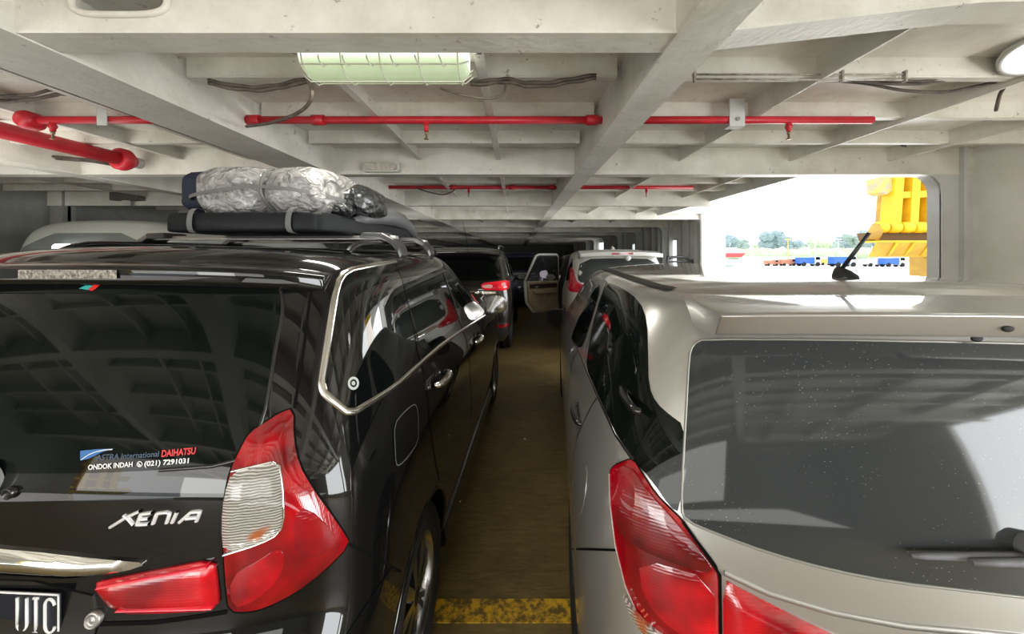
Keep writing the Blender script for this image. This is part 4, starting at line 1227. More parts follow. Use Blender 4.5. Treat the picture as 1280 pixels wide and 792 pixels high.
# door handles
for px in ((724, 517), (790, 498)):
    p, n = MBODY.points([px], 'pix')[0]
    for sg in (1, -1):
        mb = MB()
        mb.tube(smooth_path([p + Vector((.004, -.08, 0)), p + Vector((-.012, -.065, .002)), p + Vector((-.018, 0, .004)), p + Vector((-.012, .065, .004)), p + Vector((.004, .08, .004))], 5), [.008 + .004 * math.sin(PI * k / 20) for k in range(21)], 8)
        mb.v = [(sg * x, y, z) for x, y, z in mb.v]
        mb.build('door_handle', TRIM_S, car)
# spoiler
sp = spoiler(MBODY, .55, .055, .42, 1.487, 1.437, 1.502, SILVER, car, curve=.035, drop=.010, endpow=16, enddrop=.004, sharp=True, under=.022)
for u, zq in ((-.035, 1.458), (-.06, 1.432)):
    mb = MB(); mb.lathe([(0, .004), (.008, .003), (.012, 0), (0, 0)], Matrix.Translation((u, .067 if zq > 1.44 else .095, zq)) @ Matrix.Rotation(PI / 2, 4, 'X') @ Matrix.Diagonal((1, .55, 1, 1)), 14)
    mb.build('rubber_stop', RUBBER, sp)
# black roof channel on each side and antenna
for ch in (-1, 1):
    ribbon(MBODY, 'roof_channel', [(ch * .555, .40), (ch * .575, .50), (ch * .58, .75), (ch * .58, 1.1), (ch * .57, 1.6), (ch * .55, 2.1)], 'top', TRIM, car, width=.035, off=.003)
a0, an = MBODY.cast((0, .52), 'top')
mb = MB()
vs = []; fs = []
for i, (z, a, b, o) in enumerate([(0, .034, .062, 0), (.012, .032, .058, .002), (.028, .022, .042, .012), (.04, .012, .022, .022), (.046, .004, .008, .026)]):
    for k in range(20):
        t = 2 * PI * k / 20; vs.append((.75 * a * math.cos(t), a0.y + o + .75 * b * math.sin(t), a0.z + .75 * z - .001))
for i in range(4):
    for k in range(20): fs.append((i * 20 + k, i * 20 + (k + 1) % 20, i * 20 + 20 + (k + 1) % 20, i * 20 + 20 + k))
fs.append(tuple(80 + k for k in range(20)))
mb.add(vs, fs, 0, True)
ANT = mat('antenna_rubber', (0.02, 0.022, 0.028), .35)
an_ = mb.build('antenna', ANT, car)
mb = MB(); mb.tube([a0 + Vector((0, .014, .026)), a0 + Vector((.014, -.01, .07)), a0 + Vector((.034, -.045, .135))], [.006, .006, .005], 10); mb.build('antenna_rod', ANT, an_)
# rear wiper
p1 = MBODY.local([(1127, 685)])[0]
zc = MBODY.local([(1270, 684)])[0].z
y0 = MBODY.cast((0, zc), 'rear')[0].y
WG = mat('wiper_grey_blue', (0.16, 0.165, 0.18), .45)
mb = MB(); mb.lathe([(.03, 0), (.03, .03), (.022, .045), (0, .05)], Matrix.Translation((0, y0 + .004, zc)) @ Matrix.Rotation(PI / 2, 4, 'X'), 20)
wp = mb.build('wiper', WG, car)
def wq(t, d): 
    u = p1.x * t; q = MBODY.cast((u, zc + (p1.z - zc) * t), 'rear')[0]; return q + Vector((0, -d, 0))
mb = MB(); mb.tube([Vector((0, y0 - .04, zc))] + [wq(t, .032) for t in (.2, .4, .6)], [.009, .008, .007, .006], 8); mb.build('wiper_arm', WG, wp)
mb = MB()
P = [wq(t, .018) for t in (.12, .3, .5, .7, .9, 1.0)]
mb.tube(P, [.006, .007, .0075, .007, .006, .004], 8); mb.tube([p + Vector((0, .008, 0)) for p in P], .003, 6); mb.build('wiper_blade', WG, wp)
# mirrors
for sg in (1, -1):
    c = Vector((.86 * sg, 2.96, .99)); mb = MB()
    sec2 = [(x, z) for x, z in chaikin([(-.10, -.07), (.10, -.085), (.11, .02), (.09, .08), (-.07, .08), (-.105, .03)], 2)]; n_ = len(sec2); vs = []; fs = []
    ks = [(0, .86), (.02, 1.0), (.07, .95), (.11, .7), (.13, .3)]
    for d_, s_ in ks: vs += [c + Vector((sg * x * s_, d_ - .04, z * s_)) for x, z in sec2]
    for i in range(len(ks) - 1):
        for k in range(n_): fs.append((i * n_ + k, i * n_ + (k + 1) % n_, (i + 1) * n_ + (k + 1) % n_, (i + 1) * n_ + k))
    fs.append(tuple((len(ks) - 1) * n_ + k for k in range(n_)))
    mb.add(vs, fs, 0, True); mb.tube([c + Vector((-sg * .08, .03, -.05)), c + Vector((-sg * .2, .05, -.06))], .03, 8)
    o = mb.build('door_mirror', mat('dark_mirror_shell', (.02, .02, .02), .4, spec=.3), car)
    mb = MB(); mb.add([c + Vector((sg * x * .93, -.038, z * .93)) for x, z in sec2], [tuple(range(n_))]); mb.build('mirror_glass', mat('dark_mirror_glass', (.008, .008, .009), .15, spec=.1), o)
panel(MBODY, 'windscreen', [(-.58, 1.40), (0, 1.44), (.58, 1.40), (.66, 1.08), (0, 1.06), (-.66, 1.08)], 'front', GLASS, car, off=.0015, rnd=1, res=.06)
for sg in (-1, 1):
    panel(MBODY, 'head_lamp', [(sg * .42, .86), (sg * .76, .92), (sg * .80, .84), (sg * .78, .72), (sg * .5, .74)], 'front', LCLEAR, car, off=.004, bulge=.01, band=.04, rnd=1, res=.03)
panel(MBODY, 'front_grille', [(-.38, .84), (.38, .84), (.34, .70), (-.34, .70)], 'front', TRIM, car, off=.004, rnd=1, res=.05)
for sg in (-1, 1):
    for v in (.86, 3.51): wheel(car, sg * .735, v, r=.305, side=sg, spokes=5)
# ------------------------------------------------------------------ roof box and luggage on the black minivan
XM = XB.M
def xloc(u, v, z): return XM @ Vector((u, v, z))
BOXM = mat('black_roof_box_plastic', (0.009, 0.011, 0.012), .5, spec=.25, bump=(160, .08))
BOXG = mat('grey_roof_box_plastic', (0.17, 0.175, 0.18), .4)
t = empty('roof_box', tuple(xloc(.10, 1.18, 1.687)), -.05); tag(t, 'long black roof box with raised front wing on the rack of the black minivan', 'roof box')
# local: x right, y forward, z up; rear face at y = -.42
def ring(w, h, z0, r, y, n=5):
    out = []
    for cx, cz, a0 in ((w - r, z0 + h - r, 0), (-w + r, z0 + h - r, PI / 2), (-w + r, z0 + r, PI), (w - r, z0 + r, 1.5 * PI)):
        for k in range(n + 1):
            a = a0 + PI / 2 * k / n; out.append((cx + r * math.cos(a), y, cz + r * math.sin(a)))
    return out
def loft_rings(mb, rings, cap=True, smooth=True, mi=0):
    n = len(rings[0]); vs = [p for R in rings for p in R]; fs = []
    for i in range(len(rings) - 1):
        for k in range(n): fs.append((i * n + k, i * n + (k + 1) % n, (i + 1) * n + (k + 1) % n, (i + 1) * n + k))
    if cap: fs.append(tuple(range(n))); fs.append(tuple((len(rings) - 1) * n + k for k in range(n)))
    mb.add(vs, fs, mi, smooth)
mb = MB()
loft_rings(mb, [ring(.285, .060, .006, .012, -.455), ring(.30, .074, .001, .012, -.445), ring(.31, .080, 0, .014, -.40), ring(.315, .080, 0, .014, .1), ring(.31, .080, 0, .014, .55), ring(.27, .075, .002, .02, .75), ring(.17, .06, .01, .02, .86)])
mb.build('box_base', BOXM, t)
mb = MB(); mb.prism([(-.28, .036), (.28, .036), (.28, .041), (-.28, .041)], 'y', -.453, -.43); mb.build('rear_seam', mat('box_seam', (.006, .006, .006), .6), t)
mb = MB(); mb.add([(-.10, -.447, .072), (.05, -.447, .072), (.025, -.452, .046), (-.085, -.452, .046)], [(0, 1, 2, 3)]); mb.build('reflective_panel', mat('box_grey_decal', (.34, .34, .31), .35), t)
# front wing: two swept arms rising on the right and left, joined by a hood
for sg in (1, -1):
    mb = MB(); rings = []
    for k, (y, z, x, w_, h_) in enumerate([(-.16, .07, .30, .012, .012), (-.04, .09, .305, .022, .03), (.10, .115, .31, .03, .045), (.28, .128, .31, .035, .048), (.48, .118, .30, .035, .045), (.70, .085, .28, .032, .038), (.90, .045, .25, .02, .02)]):
        rings.append([(sg * x + w_ * math.cos(a), y, z + h_ * math.sin(a)) for a in [2 * PI * q / 12 for q in range(12)]])
    loft_rings(mb, rings); w_ = mb.build('box_wing', BOXG, t)
mb = MB(); vs = []; fs = []
for i in range(8):
    f = i / 7; y = .28 + .55 * f
    for k in range(11):
        a = -1 + k / 5; vs.append((a * (.22 - .10 * f), y, .072 + (.05 - .035 * f) * (1 - .35 * a * a)))
for i in range(7):
    for k in range(10): fs.append((i * 11 + k, i * 11 + k + 1, i * 11 + 12 + k, i * 11 + 11 + k))
mb.add(vs, fs, 0, True); mb.build('box_lid', BOXM, t)
# tie straps on the box
STR = mat('grey_strap', (0.15, 0.15, 0.145), .6)
for (x, z0, z1) in ((-.19, -.008, .085), (.20, -.008, .095)):
    mb = MB(); P = smooth_path([(x + .03, -.40, z1), (x + .012, -.452, .09), (x, -.462, .05), (x + .004, -.455, .0), (x + .03, -.40, z0)], 4)
    vs = []
    for p in P: vs += [p + Vector((-.011, -.004, 0)), p + Vector((.011, -.004, 0))]
    mb.add(vs, [(2 * i, 2 * i + 1, 2 * i + 3, 2 * i + 2) for i in range(len(P) - 1)], 0, True); mb.build('tie_strap', STR, t)

def film_material():
    m = mat('crumpled_clear_film', (0.52, 0.52, 0.50), .12, 0, coat=.6, coat_rough=.06)
    nt = m.node_tree; b = nt.nodes['Principled BSDF']; N = nt.nodes.new; L = nt.links.new
    tc = N('ShaderNodeTexCoord')
    mp = N('ShaderNodeMapping'); mp.inputs['Scale'].default_value = (14, 14, 20); mp.inputs['Rotation'].default_value = (.2, .5, .3); L(tc.outputs['Object'], mp.inputs['Vector'])
    n = N('ShaderNodeTexNoise'); n.inputs['Scale'].default_value = 1.0; n.inputs['Detail'].default_value = 3; n.inputs['Distortion'].default_value = 2.2; L(mp.outputs['Vector'], n.inputs['Vector'])
    v = N('ShaderNodeTexVoronoi'); v.feature = 'DISTANCE_TO_EDGE'; v.inputs['Scale'].default_value = 1.1; L(mp.outputs['Vector'], v.inputs['Vector'])
    r = N('ShaderNodeValToRGB'); r.color_ramp.elements[0].position = .3; r.color_ramp.elements[1].position = .7
    r.color_ramp.elements[0].color = (.17, .168, .16, 1); r.color_ramp.elements[1].color = (.42, .41, .40, 1)
    L(n.outputs['Fac'], r.inputs['Fac']); L(r.outputs['Color'], b.inputs['Base Color'])
    ad = N('ShaderNodeMath'); ad.operation = 'ADD'; L(n.outputs['Fac'], ad.inputs[0]); L(v.outputs['Distance'], ad.inputs[1])
    bp = N('ShaderNodeBump'); bp.inputs['Strength'].default_value = .8; bp.inputs['Distance'].default_value = .03; L(ad.outputs[0], bp.inputs['Height']); L(bp.outputs['Normal'], b.inputs['Normal'])
    return m
FILM = film_material()
BAGK = mat('black_bin_bag_film', (0.02, 0.022, 0.022), .18, 0, coat=.8, coat_rough=.08, bump=(26, .9))
NAVY = mat('navy_cloth', (0.012, 0.016, 0.035), .7, bump=(90, .2))
def lump(name, c, r, m, parent, seed, amp=.14, e=.7, stretch=None, sub=4):
    """crumpled soft bag: rounded box with creased noise"""
    rnd = random.Random(seed); bm = bmesh.new(); bmesh.ops.create_icosphere(bm, subdivisions=sub, radius=1)
    K = [(Vector((rnd.uniform(-1, 1), rnd.uniform(-1, 1), rnd.uniform(-1, 1))) * rnd.uniform(2, 7), rnd.uniform(0, 6.28), rnd.uniform(.4, 1)) for _ in range(9)]
    for v in bm.verts:
        p = v.co.copy(); n = p.normalized()
        q = Vector([math.copysign(abs(a) ** e, a) for a in n])
        d = sum(w * (1 - abs(math.sin(k.dot(n) + ph))) for k, ph, w in K) / 9
        q = q * (1 - amp + 2 * amp * d)
        v.co = Vector(c) + Vector((q.x * r[0], q.y * r[1], q.z * r[2]))
    me = bpy.data.meshes.new(name); bm.to_mesh(me); bm.free()
    for p in me.polygons: p.use_smooth = True
    return link(name, me, m, parent)
ZT = 1.687 + .079
def bundle(name, label, cat, parts, straps=()):
    o = empty(name, tuple(xloc(.11, .95, ZT)), -.05); tag(o, label, cat)
    for a in parts: lump(a[0], a[1], a[2], a[3], o, a[4], *a[5:])
    return o
b = bundle('luggage_bundle', 'wide luggage bundle wrapped in clear crumpled plastic, tied on the roof box', 'luggage',
    [('wrapped_bundle', (-.125, .10, .096), (.165, .28, .118), FILM, 3, .10, .5, None, 5), ('wrapped_bundle', (.135, .08, .096), (.140, .26, .117), FILM, 11, .12, .55, None, 5)])
mb = MB()
P = smooth_path([(.055, -.10, .00), (.045, -.165, .05), (.035, -.175, .10), (.03, -.14, .165), (.03, -.06, .195), (.03, .2, .205)], 6); mb.tube(P, .005, 6)
mb.build('tie_rope', mat('grey_rope', (.12, .12, .11), .7), b)
mb = MB(); P = smooth_path([(-.335, .0, .065), (-.31, -.12, .07), (-.15, -.185, .085), (.03, -.19, .10), (.16, -.18, .09), (.25, -.10, .08), (.28, .05, .07)], 6)
vs = []
for p in P: vs += [p + Vector((0, -.004, -.007)), p + Vector((0, -.004, .007))]
mb.add(vs, [(2 * i, 2 * i + 1, 2 * i + 3, 2 * i + 2) for i in range(len(P) - 1)], 0, True); mb.build('tie_strap', STR, b)
bundle('cloth_bag', 'dark navy bag peeking out at the left end of the wrapped roof luggage', 'bag', [('bag', (-.325, .0, .105), (.065, .11, .095), NAVY, 5, .14, .5)])
bundle('bin_bag', 'shiny black plastic bag at the right end of the wrapped roof luggage', 'bag', [('bag', (.300, .20, .085), (.065, .20, .085), BAGK, 8, .30, .8), ('bag_fold', (.28, .0, .03), (.045, .07, .035), BAGK, 9, .35, .8)])
bundle('plastic_pouch', 'small crumpled clear pouch hanging in front of the black bag on the roof box', 'bag', [('pouch', (.22, -.18, -.03), (.075, .04, .035), FILM, 21, .22, .8)])

# ------------------------------------------------------------------ cars farther along the lanes
GREAR = [(0, 0), (.35, .008), (.65, .025), (.86, .065), (.97, .15), (1.0, .32)]
GFRONT = [(.985, -.5), (.94, -.22), (.8, -.09), (.5, -.02), (0, 0)]
def mpv_levels(L, W, H, belt=1.02, cowl=3.1, rs=.3, hood=.97):
    w = W / 2
    return [(.24, .08, L - .2, w * .90), (.34, .02, L - .06, w * .97), (.5, 0, L, w * .99), (.66, 0, L, w), (.78, .03, L - .02, w), (hood - .06, .05, L - .12, w), (hood, .06, L - .4, w * .99), (belt, .07, cowl + .1, w * .97),
            (belt + .08, .10, cowl - .1, w * .95), (belt + .25, .10 + rs * .4, cowl - .5, w * .90), (H - .22, .10 + rs * .75, cowl - .85, w * .845), (H - .11, .10 + rs, cowl - 1.05, w * .79),
            (H - .05, .13 + rs, cowl - 1.15, w * .73, 0, .03), (H - .015, .16 + rs, cowl - 1.2, w * .68, .15, .05), (H - .003, .17 + rs, cowl - 1.2, w * .68, .45, .06), (H, .17 + rs, cowl - 1.2, w * .68, .75, .06), (H, .17 + rs, cowl - 1.2, w * .68, 1, .06)]
def car_at(label, loc, yaw, L, W, H, paint, belt=1.02, cowl=3.1, rs=.3, wb=(.8, 3.45), wr=.32):
    B = Body(mpv_levels(L, W, H, belt, cowl, rs), GREAR, GFRONT, loc, yaw, roofdrop=.6, vmid=1.6, nl=3, nk=4)
    o = empty('car', loc, yaw); tag(o, label, 'car')
    B.mesh('body', [paint], o, arches=[(wb[0], wr, wr + .03), (wb[1], wr, wr + .03)])
    w = W / 2
    for sg in (-1, 1):
        for v in wb: wheel(o, sg * (w - .10), v, r=wr, side=sg, spokes=6)
    panel(B, 'windscreen', [(-w * .7, H - .14), (0, H - .11), (w * .7, H - .14), (w * .8, belt + .1), (0, belt + .08), (-w * .8, belt + .1)], 'front', GLASS, o, rnd=1, res=.08)
    for sg in (-1, 1):
        panel(B, 'head_lamp', [(sg * .45, .86), (sg * w * .93, .90), (sg * w * .93, .74), (sg * .5, .76)], 'front', LCLEAR, o, off=.004, bulge=.01, band=.04, rnd=1, res=.04)
    return o, B, w
def side_glass(B, o, segs, glass=GLASS, frame=None, gaps=(), sides=('left', 'right')):
    for ch in sides:
        for q in segs:
            panel(B, 'side_window', q, ch, glass, o, off=.002, rnd=1, res=.06)
            if frame: ribbon(B, 'window_trim', q, ch, frame, o, width=.022, off=.005, closed=True, rnd=1, depth=1)
        for q in gaps: ribbon(B, 'door_gap', q, ch, GAP, o, width=.008, off=.002)
def shell_mirrors(o, w, v, z, m):
    for sg in (1, -1):
        bm = bmesh.new(); bmesh.ops.create_icosphere(bm, subdivisions=3, radius=1)
        for q in bm.verts: q.co = Vector((sg * (w + .10) + q.co.x * .11, v + max(q.co.y, -.35) * .10, z + q.co.z * .075))
        me = bpy.data.meshes.new('door_mirror'); bm.to_mesh(me); bm.free()
        for p in me.polygons: p.use_smooth = True
        h = link('door_mirror', me, m, o)
        mb = MB(); mb.tube([(sg * (w - .06), v + .04, z - .06), (sg * (w + .06), v + .03, z - .04)], .025, 8); mb.build('mirror_arm', TRIM, h)

# dark SUV ahead of the black minivan
DARKB = mat('dark_brown_black_paint', (0.022, 0.020, 0.017), .25, .1, coat=1)
o, B, w = car_at('dark sport utility car with wide red lamps, ahead of the black minivan', (-.93, 5.75, 0), -.035, 4.43, 1.70, 1.73, DARKB, belt=1.08, cowl=3.1, rs=.22, wb=(.82, 3.5), wr=.34)
panel(B, 'rear_window', [(-.62, 1.56), (0, 1.585), (.62, 1.56), (.70, 1.26), (.66, 1.20), (0, 1.19), (-.66, 1.20), (-.70, 1.26)], 'rear', GLASS, o, rnd=1, res=.06)
for sg in (-1, 1):
    l = panel(B, 'tail_lamp', [(sg * .38, 1.155), (sg * .60, 1.175), (sg * .80, 1.20), (sg * .815, 1.08), (sg * .78, 1.035), (sg * .55, 1.045), (sg * .40, 1.06)], 'rear', lamp_red('red_lamp_far', (.75, .02, .03), 40, 'Z', e=.5), o, off=.006, bulge=.015, band=.03, rnd=1, res=.03)
    panel(B, 'clear_lens', [(sg * .40, 1.12), (sg * .56, 1.13), (sg * .56, 1.075), (sg * .41, 1.08)], 'rear', mat('pink_lens', (.8, .45, .42), .2, coat=1, emit=(.9, .5, .45), estr=.3), l, off=.022, rnd=1, res=.03)
    panel(B, 'stop_lens', [(sg * .69, 1.15), (sg * .745, 1.155), (sg * .745, 1.10), (sg * .69, 1.095)], 'rear', MATS['pink_lens'], l, off=.022, rnd=1, res=.03)
panel(B, 'chrome_garnish', [(-.62, 1.035), (.62, 1.035), (.60, .985), (-.60, .985)], 'rear', CHROME, o, off=.006, bulge=.012, band=.02, rnd=1, res=.03)
mb = MB(); mb.box(-.215, .215, .02, .028, .80, .935); mb.build('number_plate', pm, o)
panel(B, 'bumper_trim', [(-.80, .62), (.80, .62), (.80, .30), (-.80, .30)], 'rear', TRIM, o, off=.006, rnd=1, res=.06)
for sg in (-1, 1): panel(B, 'reflector', [(sg * .62, .52), (sg * .80, .53), (sg * .80, .48), (sg * .62, .47)], 'rear', LRED, o, off=.012, rnd=0, res=.04)
side_glass(B, o, [[(.55, 1.18), (.68, 1.50), (1.15, 1.54), (1.20, 1.14)], [(1.26, 1.14), (1.21, 1.54), (2.0, 1.54), (2.12, 1.10)], [(2.2, 1.10), (2.08, 1.54), (2.35, 1.50), (2.9, 1.14), (2.9, 1.10)]], frame=mat('silver_trim', (.6, .6, .6), .25, 1), gaps=[[(1.22, 1.55), (1.24, 1.1), (1.25, .7), (1.18, .45)], [(2.14, 1.1), (2.14, .4)]])
shell_mirrors(o, w, 2.85, 1.10, DARKB)
sp = spoiler(B, .66, .16, .55, 1.655, 1.61, 1.70, DARKB, o, curve=.05)
mb = MB(); mb.tube([(.10, .62, 1.70), (.07, .45, 2.0), (.05, .36, 2.14)], [.006, .004, .003], 6); mb.build('antenna', ANT, o)
for sg in (-1, 1):
    mb = MB(); mb.tube(smooth_path([(sg * .60, .75, 1.69), (sg * .60, .85, 1.745), (sg * .6, 1.6, 1.76), (sg * .59, 2.0, 1.74), (sg * .58, 2.1, 1.69)], 5), .014, 8); mb.build('roof_rail', mat('satin_silver', (.5, .5, .5), .3, .9), o)

# white MPV ahead of the silver minivan, its rear left door wide open
PEARL = mat('white_car_paint', (0.78, 0.775, 0.75), .3, 0, coat=1)
WX, WY, WYAW = 1.74, 6.05, -.02
o, B, w = car_at('white people carrier with its rear left door wide open', (WX, WY, 0), WYAW, 4.48, 1.75, 1.70, PEARL, belt=1.02, cowl=3.1, rs=.24, wb=(.86, 3.6), wr=.325)
panel(B, 'rear_window', [(-.64, 1.52), (0, 1.54), (.64, 1.52), (.72, 1.20), (.66, 1.12), (0, 1.10), (-.66, 1.12), (-.72, 1.20)], 'rear', mat('grey_green_glass', (0.05, 0.06, 0.055), .06, coat=.6), o, rnd=1, res=.06)
for sg in (-1, 1):
    panel(B, 'tail_lamp', [(sg * .80, 1.43), (sg * .755, 1.40), (sg * .745, 1.20), (sg * .70, 1.12), (sg * .50, 1.06), (sg * .48, 1.0), (sg * .80, .97), (sg * .868, 1.0), (sg * .862, 1.12)], 'rear', lamp_red('red_lamp_far2', (.36, .004, .02), 40, 'Z', e=.12), o, off=.006, bulge=.015, band=.03, rnd=1, res=.03)
panel(B, 'tail_garnish', [(-.50, 1.09), (0, 1.085), (.50, 1.09), (.48, 1.02), (-.48, 1.02)], 'rear', CHROME, o, off=.006, bulge=.01, band=.02, rnd=1, res=.04)
mb = MB(); mb.box(-.215, .215, .015, .025, .84, .975); mb.build('number_plate', pm, o)
panel(B, 'bumper_trim', [(-.62, .58), (.62, .58), (.58, .30), (-.58, .30)], 'rear', TRIM, o, off=.006, rnd=1, res=.06)
sp = spoiler(B, .68, .10, .55, 1.645, 1.575, 1.685, PEARL, o, curve=.06)
mb = MB(); mb.box(-.17, .17, .088, .10, 1.60, 1.632); mb.build('high_brake_lamp', LRED, sp)
mb = MB(); mb.lathe([(0, 0), (.05, 0), (.045, .02), (0, .024)], Matrix.Translation((.10, .14, 1.545)) @ Matrix.Rotation(PI / 2, 4, 'X'), 16); mb.build('rear_camera', mat('white_cap', (.85, .85, .85), .3), o)
segs = [[(.42, 1.16), (.62, 1.50), (1.02, 1.53), (1.10, 1.10)], [(2.15, 1.06), (2.05, 1.54), (2.4, 1.50), (3.0, 1.10), (3.0, 1.06)]]
side_glass(B, o, segs, gaps=[[(2.1, 1.5), (2.12, 1.0), (2.12, .4)]])
panel(B, 'side_window', [(1.18, 1.09), (1.10, 1.53), (1.98, 1.54), (2.06, 1.07)], 'right', GLASS, o, off=.002, rnd=1, res=.06)
mb = MB(); mb.tube([(0, .72, 1.69), (0, .80, 1.74), (0, .86, 1.69)], [.03, .015, .03], 8); mb.build('antenna_fin', PEARL, o)
shell_mirrors(o, w, 2.9, 1.06, PEARL)
# dark sheet on the flank painting the cabin's shade in the doorway, open door hinged at the middle pillar
panel(B, 'door_opening_shade', [(1.14, 1.56), (2.04, 1.57), (2.06, .42), (1.35, .40), (1.14, .75)], 'left', mat('cabin_shade', (0.012, 0.010, 0.009), .8), o, off=.003, rnd=1, res=.06)
BEIGE = mat('beige_door_trim', (0.52, 0.43, 0.28), .65, noise=(12, .5, (.42, .34, .22), 3))
hinge = empty('rear_door', (-w * .985, 2.06, 0), 1.08, o)
hinge.rotation_euler = (0, 0, 0)
ang = math.radians(-52)
hinge.rotation_euler = (0, 0, ang)
# local: door runs from hinge (y=0) back to y=-.95, outside skin on the -x side
def door_sheet(name, prof, x0, x1, m, par, bevel=.01):
    mb = MB(); mb.prism(prof, 'x', x0, x1); return mb.build(name, m, par, bevel=bevel)
skin = door_sheet('door_skin', [(0, .40), (-.70, .40), (-.90, .62), (-.94, 1.06), (0, 1.04)], -.045, .0, PEARL, hinge, .012)
door_sheet('door_trim_panel', [(-.04, .44), (-.68, .44), (-.86, .64), (-.89, 1.05), (-.04, 1.035)], .0, .05, BEIGE, hinge, .015)
door_sheet('arm_rest', [(-.18, .80), (-.74, .80), (-.78, .86), (-.72, .88), (-.18, .88)], .05, .11, BEIGE, hinge, .012)
door_sheet('trim_insert', [(-.10, .90), (-.84, .91), (-.85, 1.0), (-.10, .99)], .05, .056, mat('dark_door_insert', (.05, .04, .03), .5), hinge, .003)
mb = MB(); mb.tube([(-.0, -.02, 1.03), (-.0, -.03, 1.56), (-.0, -.06, 1.60), (-.0, -.56, 1.60), (-.0, -.64, 1.57), (-.0, -.93, 1.06)], .026, 10); mb.build('window_frame', PEARL, hinge)
mb = MB(); mb.tube([(.02, -.05, 1.05), (.02, -.06, 1.55), (.02, -.55, 1.57), (.02, -.62, 1.54), (.02, -.89, 1.06)], .014, 8); mb.build('window_seal', TRIM, hinge)
gl = MB(); gl.add([(-.004, -.03, 1.04), (-.004, -.05, 1.59), (-.004, -.56, 1.59), (-.004, -.63, 1.56), (-.004, -.92, 1.05)], [(0, 1, 2, 3, 4)])
gl.build('window_pane', mat('tinted_clear_glass', (0.08, 0.09, 0.09), .02, trans=.0, alpha=.55, coat=.5), hinge)
mb = MB(); mb.tube([(.055, -.70, .93), (.075, -.66, .94), (.075, -.60, .94), (.055, -.56, .93)], .012, 8); mb.build('inner_handle', CHROME, hinge)

# dark blue car between the lanes, farther off
BLUE = mat('dark_blue_car_paint', (0.010, 0.014, 0.07), .25, .2, coat=1)
o, B, w = car_at('dark blue car parked farther off between the lanes', (.15, 11.2, 0), .0, 4.4, 1.72, 1.66, BLUE, wb=(.82, 3.5))
panel(B, 'rear_window', [(-.62, 1.50), (0, 1.52), (.62, 1.50), (.70, 1.16), (0, 1.10), (-.70, 1.16)], 'rear', GLASS, o, rnd=1, res=.08)
for sg in (-1, 1): panel(B, 'tail_lamp', [(sg * .55, 1.10), (sg * .83, 1.13), (sg * .83, .88), (sg * .58, .90)], 'rear', mat('pale_lamp', (.8, .7, .75), .2, coat=1, emit=(.9, .8, .9), estr=.5), o, off=.006, bulge=.01, band=.03, rnd=1, res=.05)
panel(B, 'chrome_garnish', [(-.45, 1.05), (.45, 1.05), (.42, .99), (-.42, .99)], 'rear', CHROME, o, off=.006, rnd=1, res=.05)
side_glass(B, o, [[(.55, 1.12), (.70, 1.46), (2.3, 1.50), (2.9, 1.08)]])
shell_mirrors(o, w, 2.85, 1.06, BLUE)
# dark car ahead of the SUV and a silver one ahead of the white car
GREYC = mat('graphite_car_paint', (0.03, 0.032, 0.035), .3, .4, coat=1)
for (lab, loc, pm_) in (('graphite car in shadow beyond the dark sport utility car', (-2.35, 11.0, 0), GREYC), ('grey car in shadow beyond the white people carrier', (2.25, 11.6, 0), mat('mid_grey_car_paint', (.22, .22, .22), .3, .5, coat=1))):
    o, B, w = car_at(lab, loc, 0, 4.4, 1.72, 1.62, pm_, wb=(.82, 3.5))
    panel(B, 'rear_window', [(-.62, 1.46), (0, 1.48), (.62, 1.46), (.70, 1.14), (0, 1.08), (-.70, 1.14)], 'rear', GLASS, o, rnd=1, res=.08)
    for sg in (-1, 1): panel(B, 'tail_lamp', [(sg * .55, 1.06), (sg * .83, 1.09), (sg * .83, .84), (sg * .58, .88)], 'rear', LRED, o, off=.006, bulge=.01, band=.03, rnd=1, res=.05)
    side_glass(B, o, [[(.55, 1.10), (.70, 1.43), (2.3, 1.46), (2.9, 1.06)]])

# pale van in the next lane to the left
VANP = mat('pale_grey_van_paint', (0.46, 0.48, 0.45), .35, 0, coat=.6)
VL = [(.24, .06, 4.3, .80), (.36, .0, 4.42, .85), (.55, 0, 4.45, .86), (.8, .02, 4.42, .865), (1.0, .03, 4.3, .865), (1.15, .04, 4.1, .86), (1.4, .07, 3.7, .83), (1.62, .11, 3.3, .80), (1.74, .15, 3.1, .76),
      (1.80, .20, 3.0, .70, 0, .02), (1.835, .22, 2.9, .66, .15, .03), (1.85, .24, 2.8, .66, .45, .04), (1.855, .24, 2.8, .66, .75, .04), (1.857, .24, 2.8, .66, 1, .04)]
vloc = (-4.0, 3.35, 0)
VL = [((1 + (q[0] - 1) * 1.10) if q[0] > 1 else q[0],) + q[1:] for q in VL]
VB = Body(VL, GREAR, GFRONT, vloc, -.03, roofdrop=.3, vmid=1.6, nl=3, nk=4)
o = empty('van', vloc, -.03); tag(o, 'pale grey van in the next lane, just visible over the roof of the black minivan', 'van')
VB.mesh('body', [VANP], o, arches=[(.85, .32, .35), (3.4, .32, .35)])
for sg in (-1, 1):
    for v in (.85, 3.4): wheel(o, sg * .755, v, r=.32, side=sg, spokes=6)
panel(VB, 'rear_window', [(-.64, 1.80), (.64, 1.80), (.70, 1.25), (.66, 1.15), (-.66, 1.15), (-.70, 1.25)], 'rear', mat('pale_van_glass', (.16, .18, .17), .08, coat=.5), o, rnd=1, res=.06)
for sg in (-1, 1): panel(VB, 'tail_lamp', [(sg * .74, 1.12), (sg * .85, 1.12), (sg * .85, .72), (sg * .76, .72)], 'rear', LRED, o, off=.006, bulge=.012, band=.03, rnd=1, res=.03)
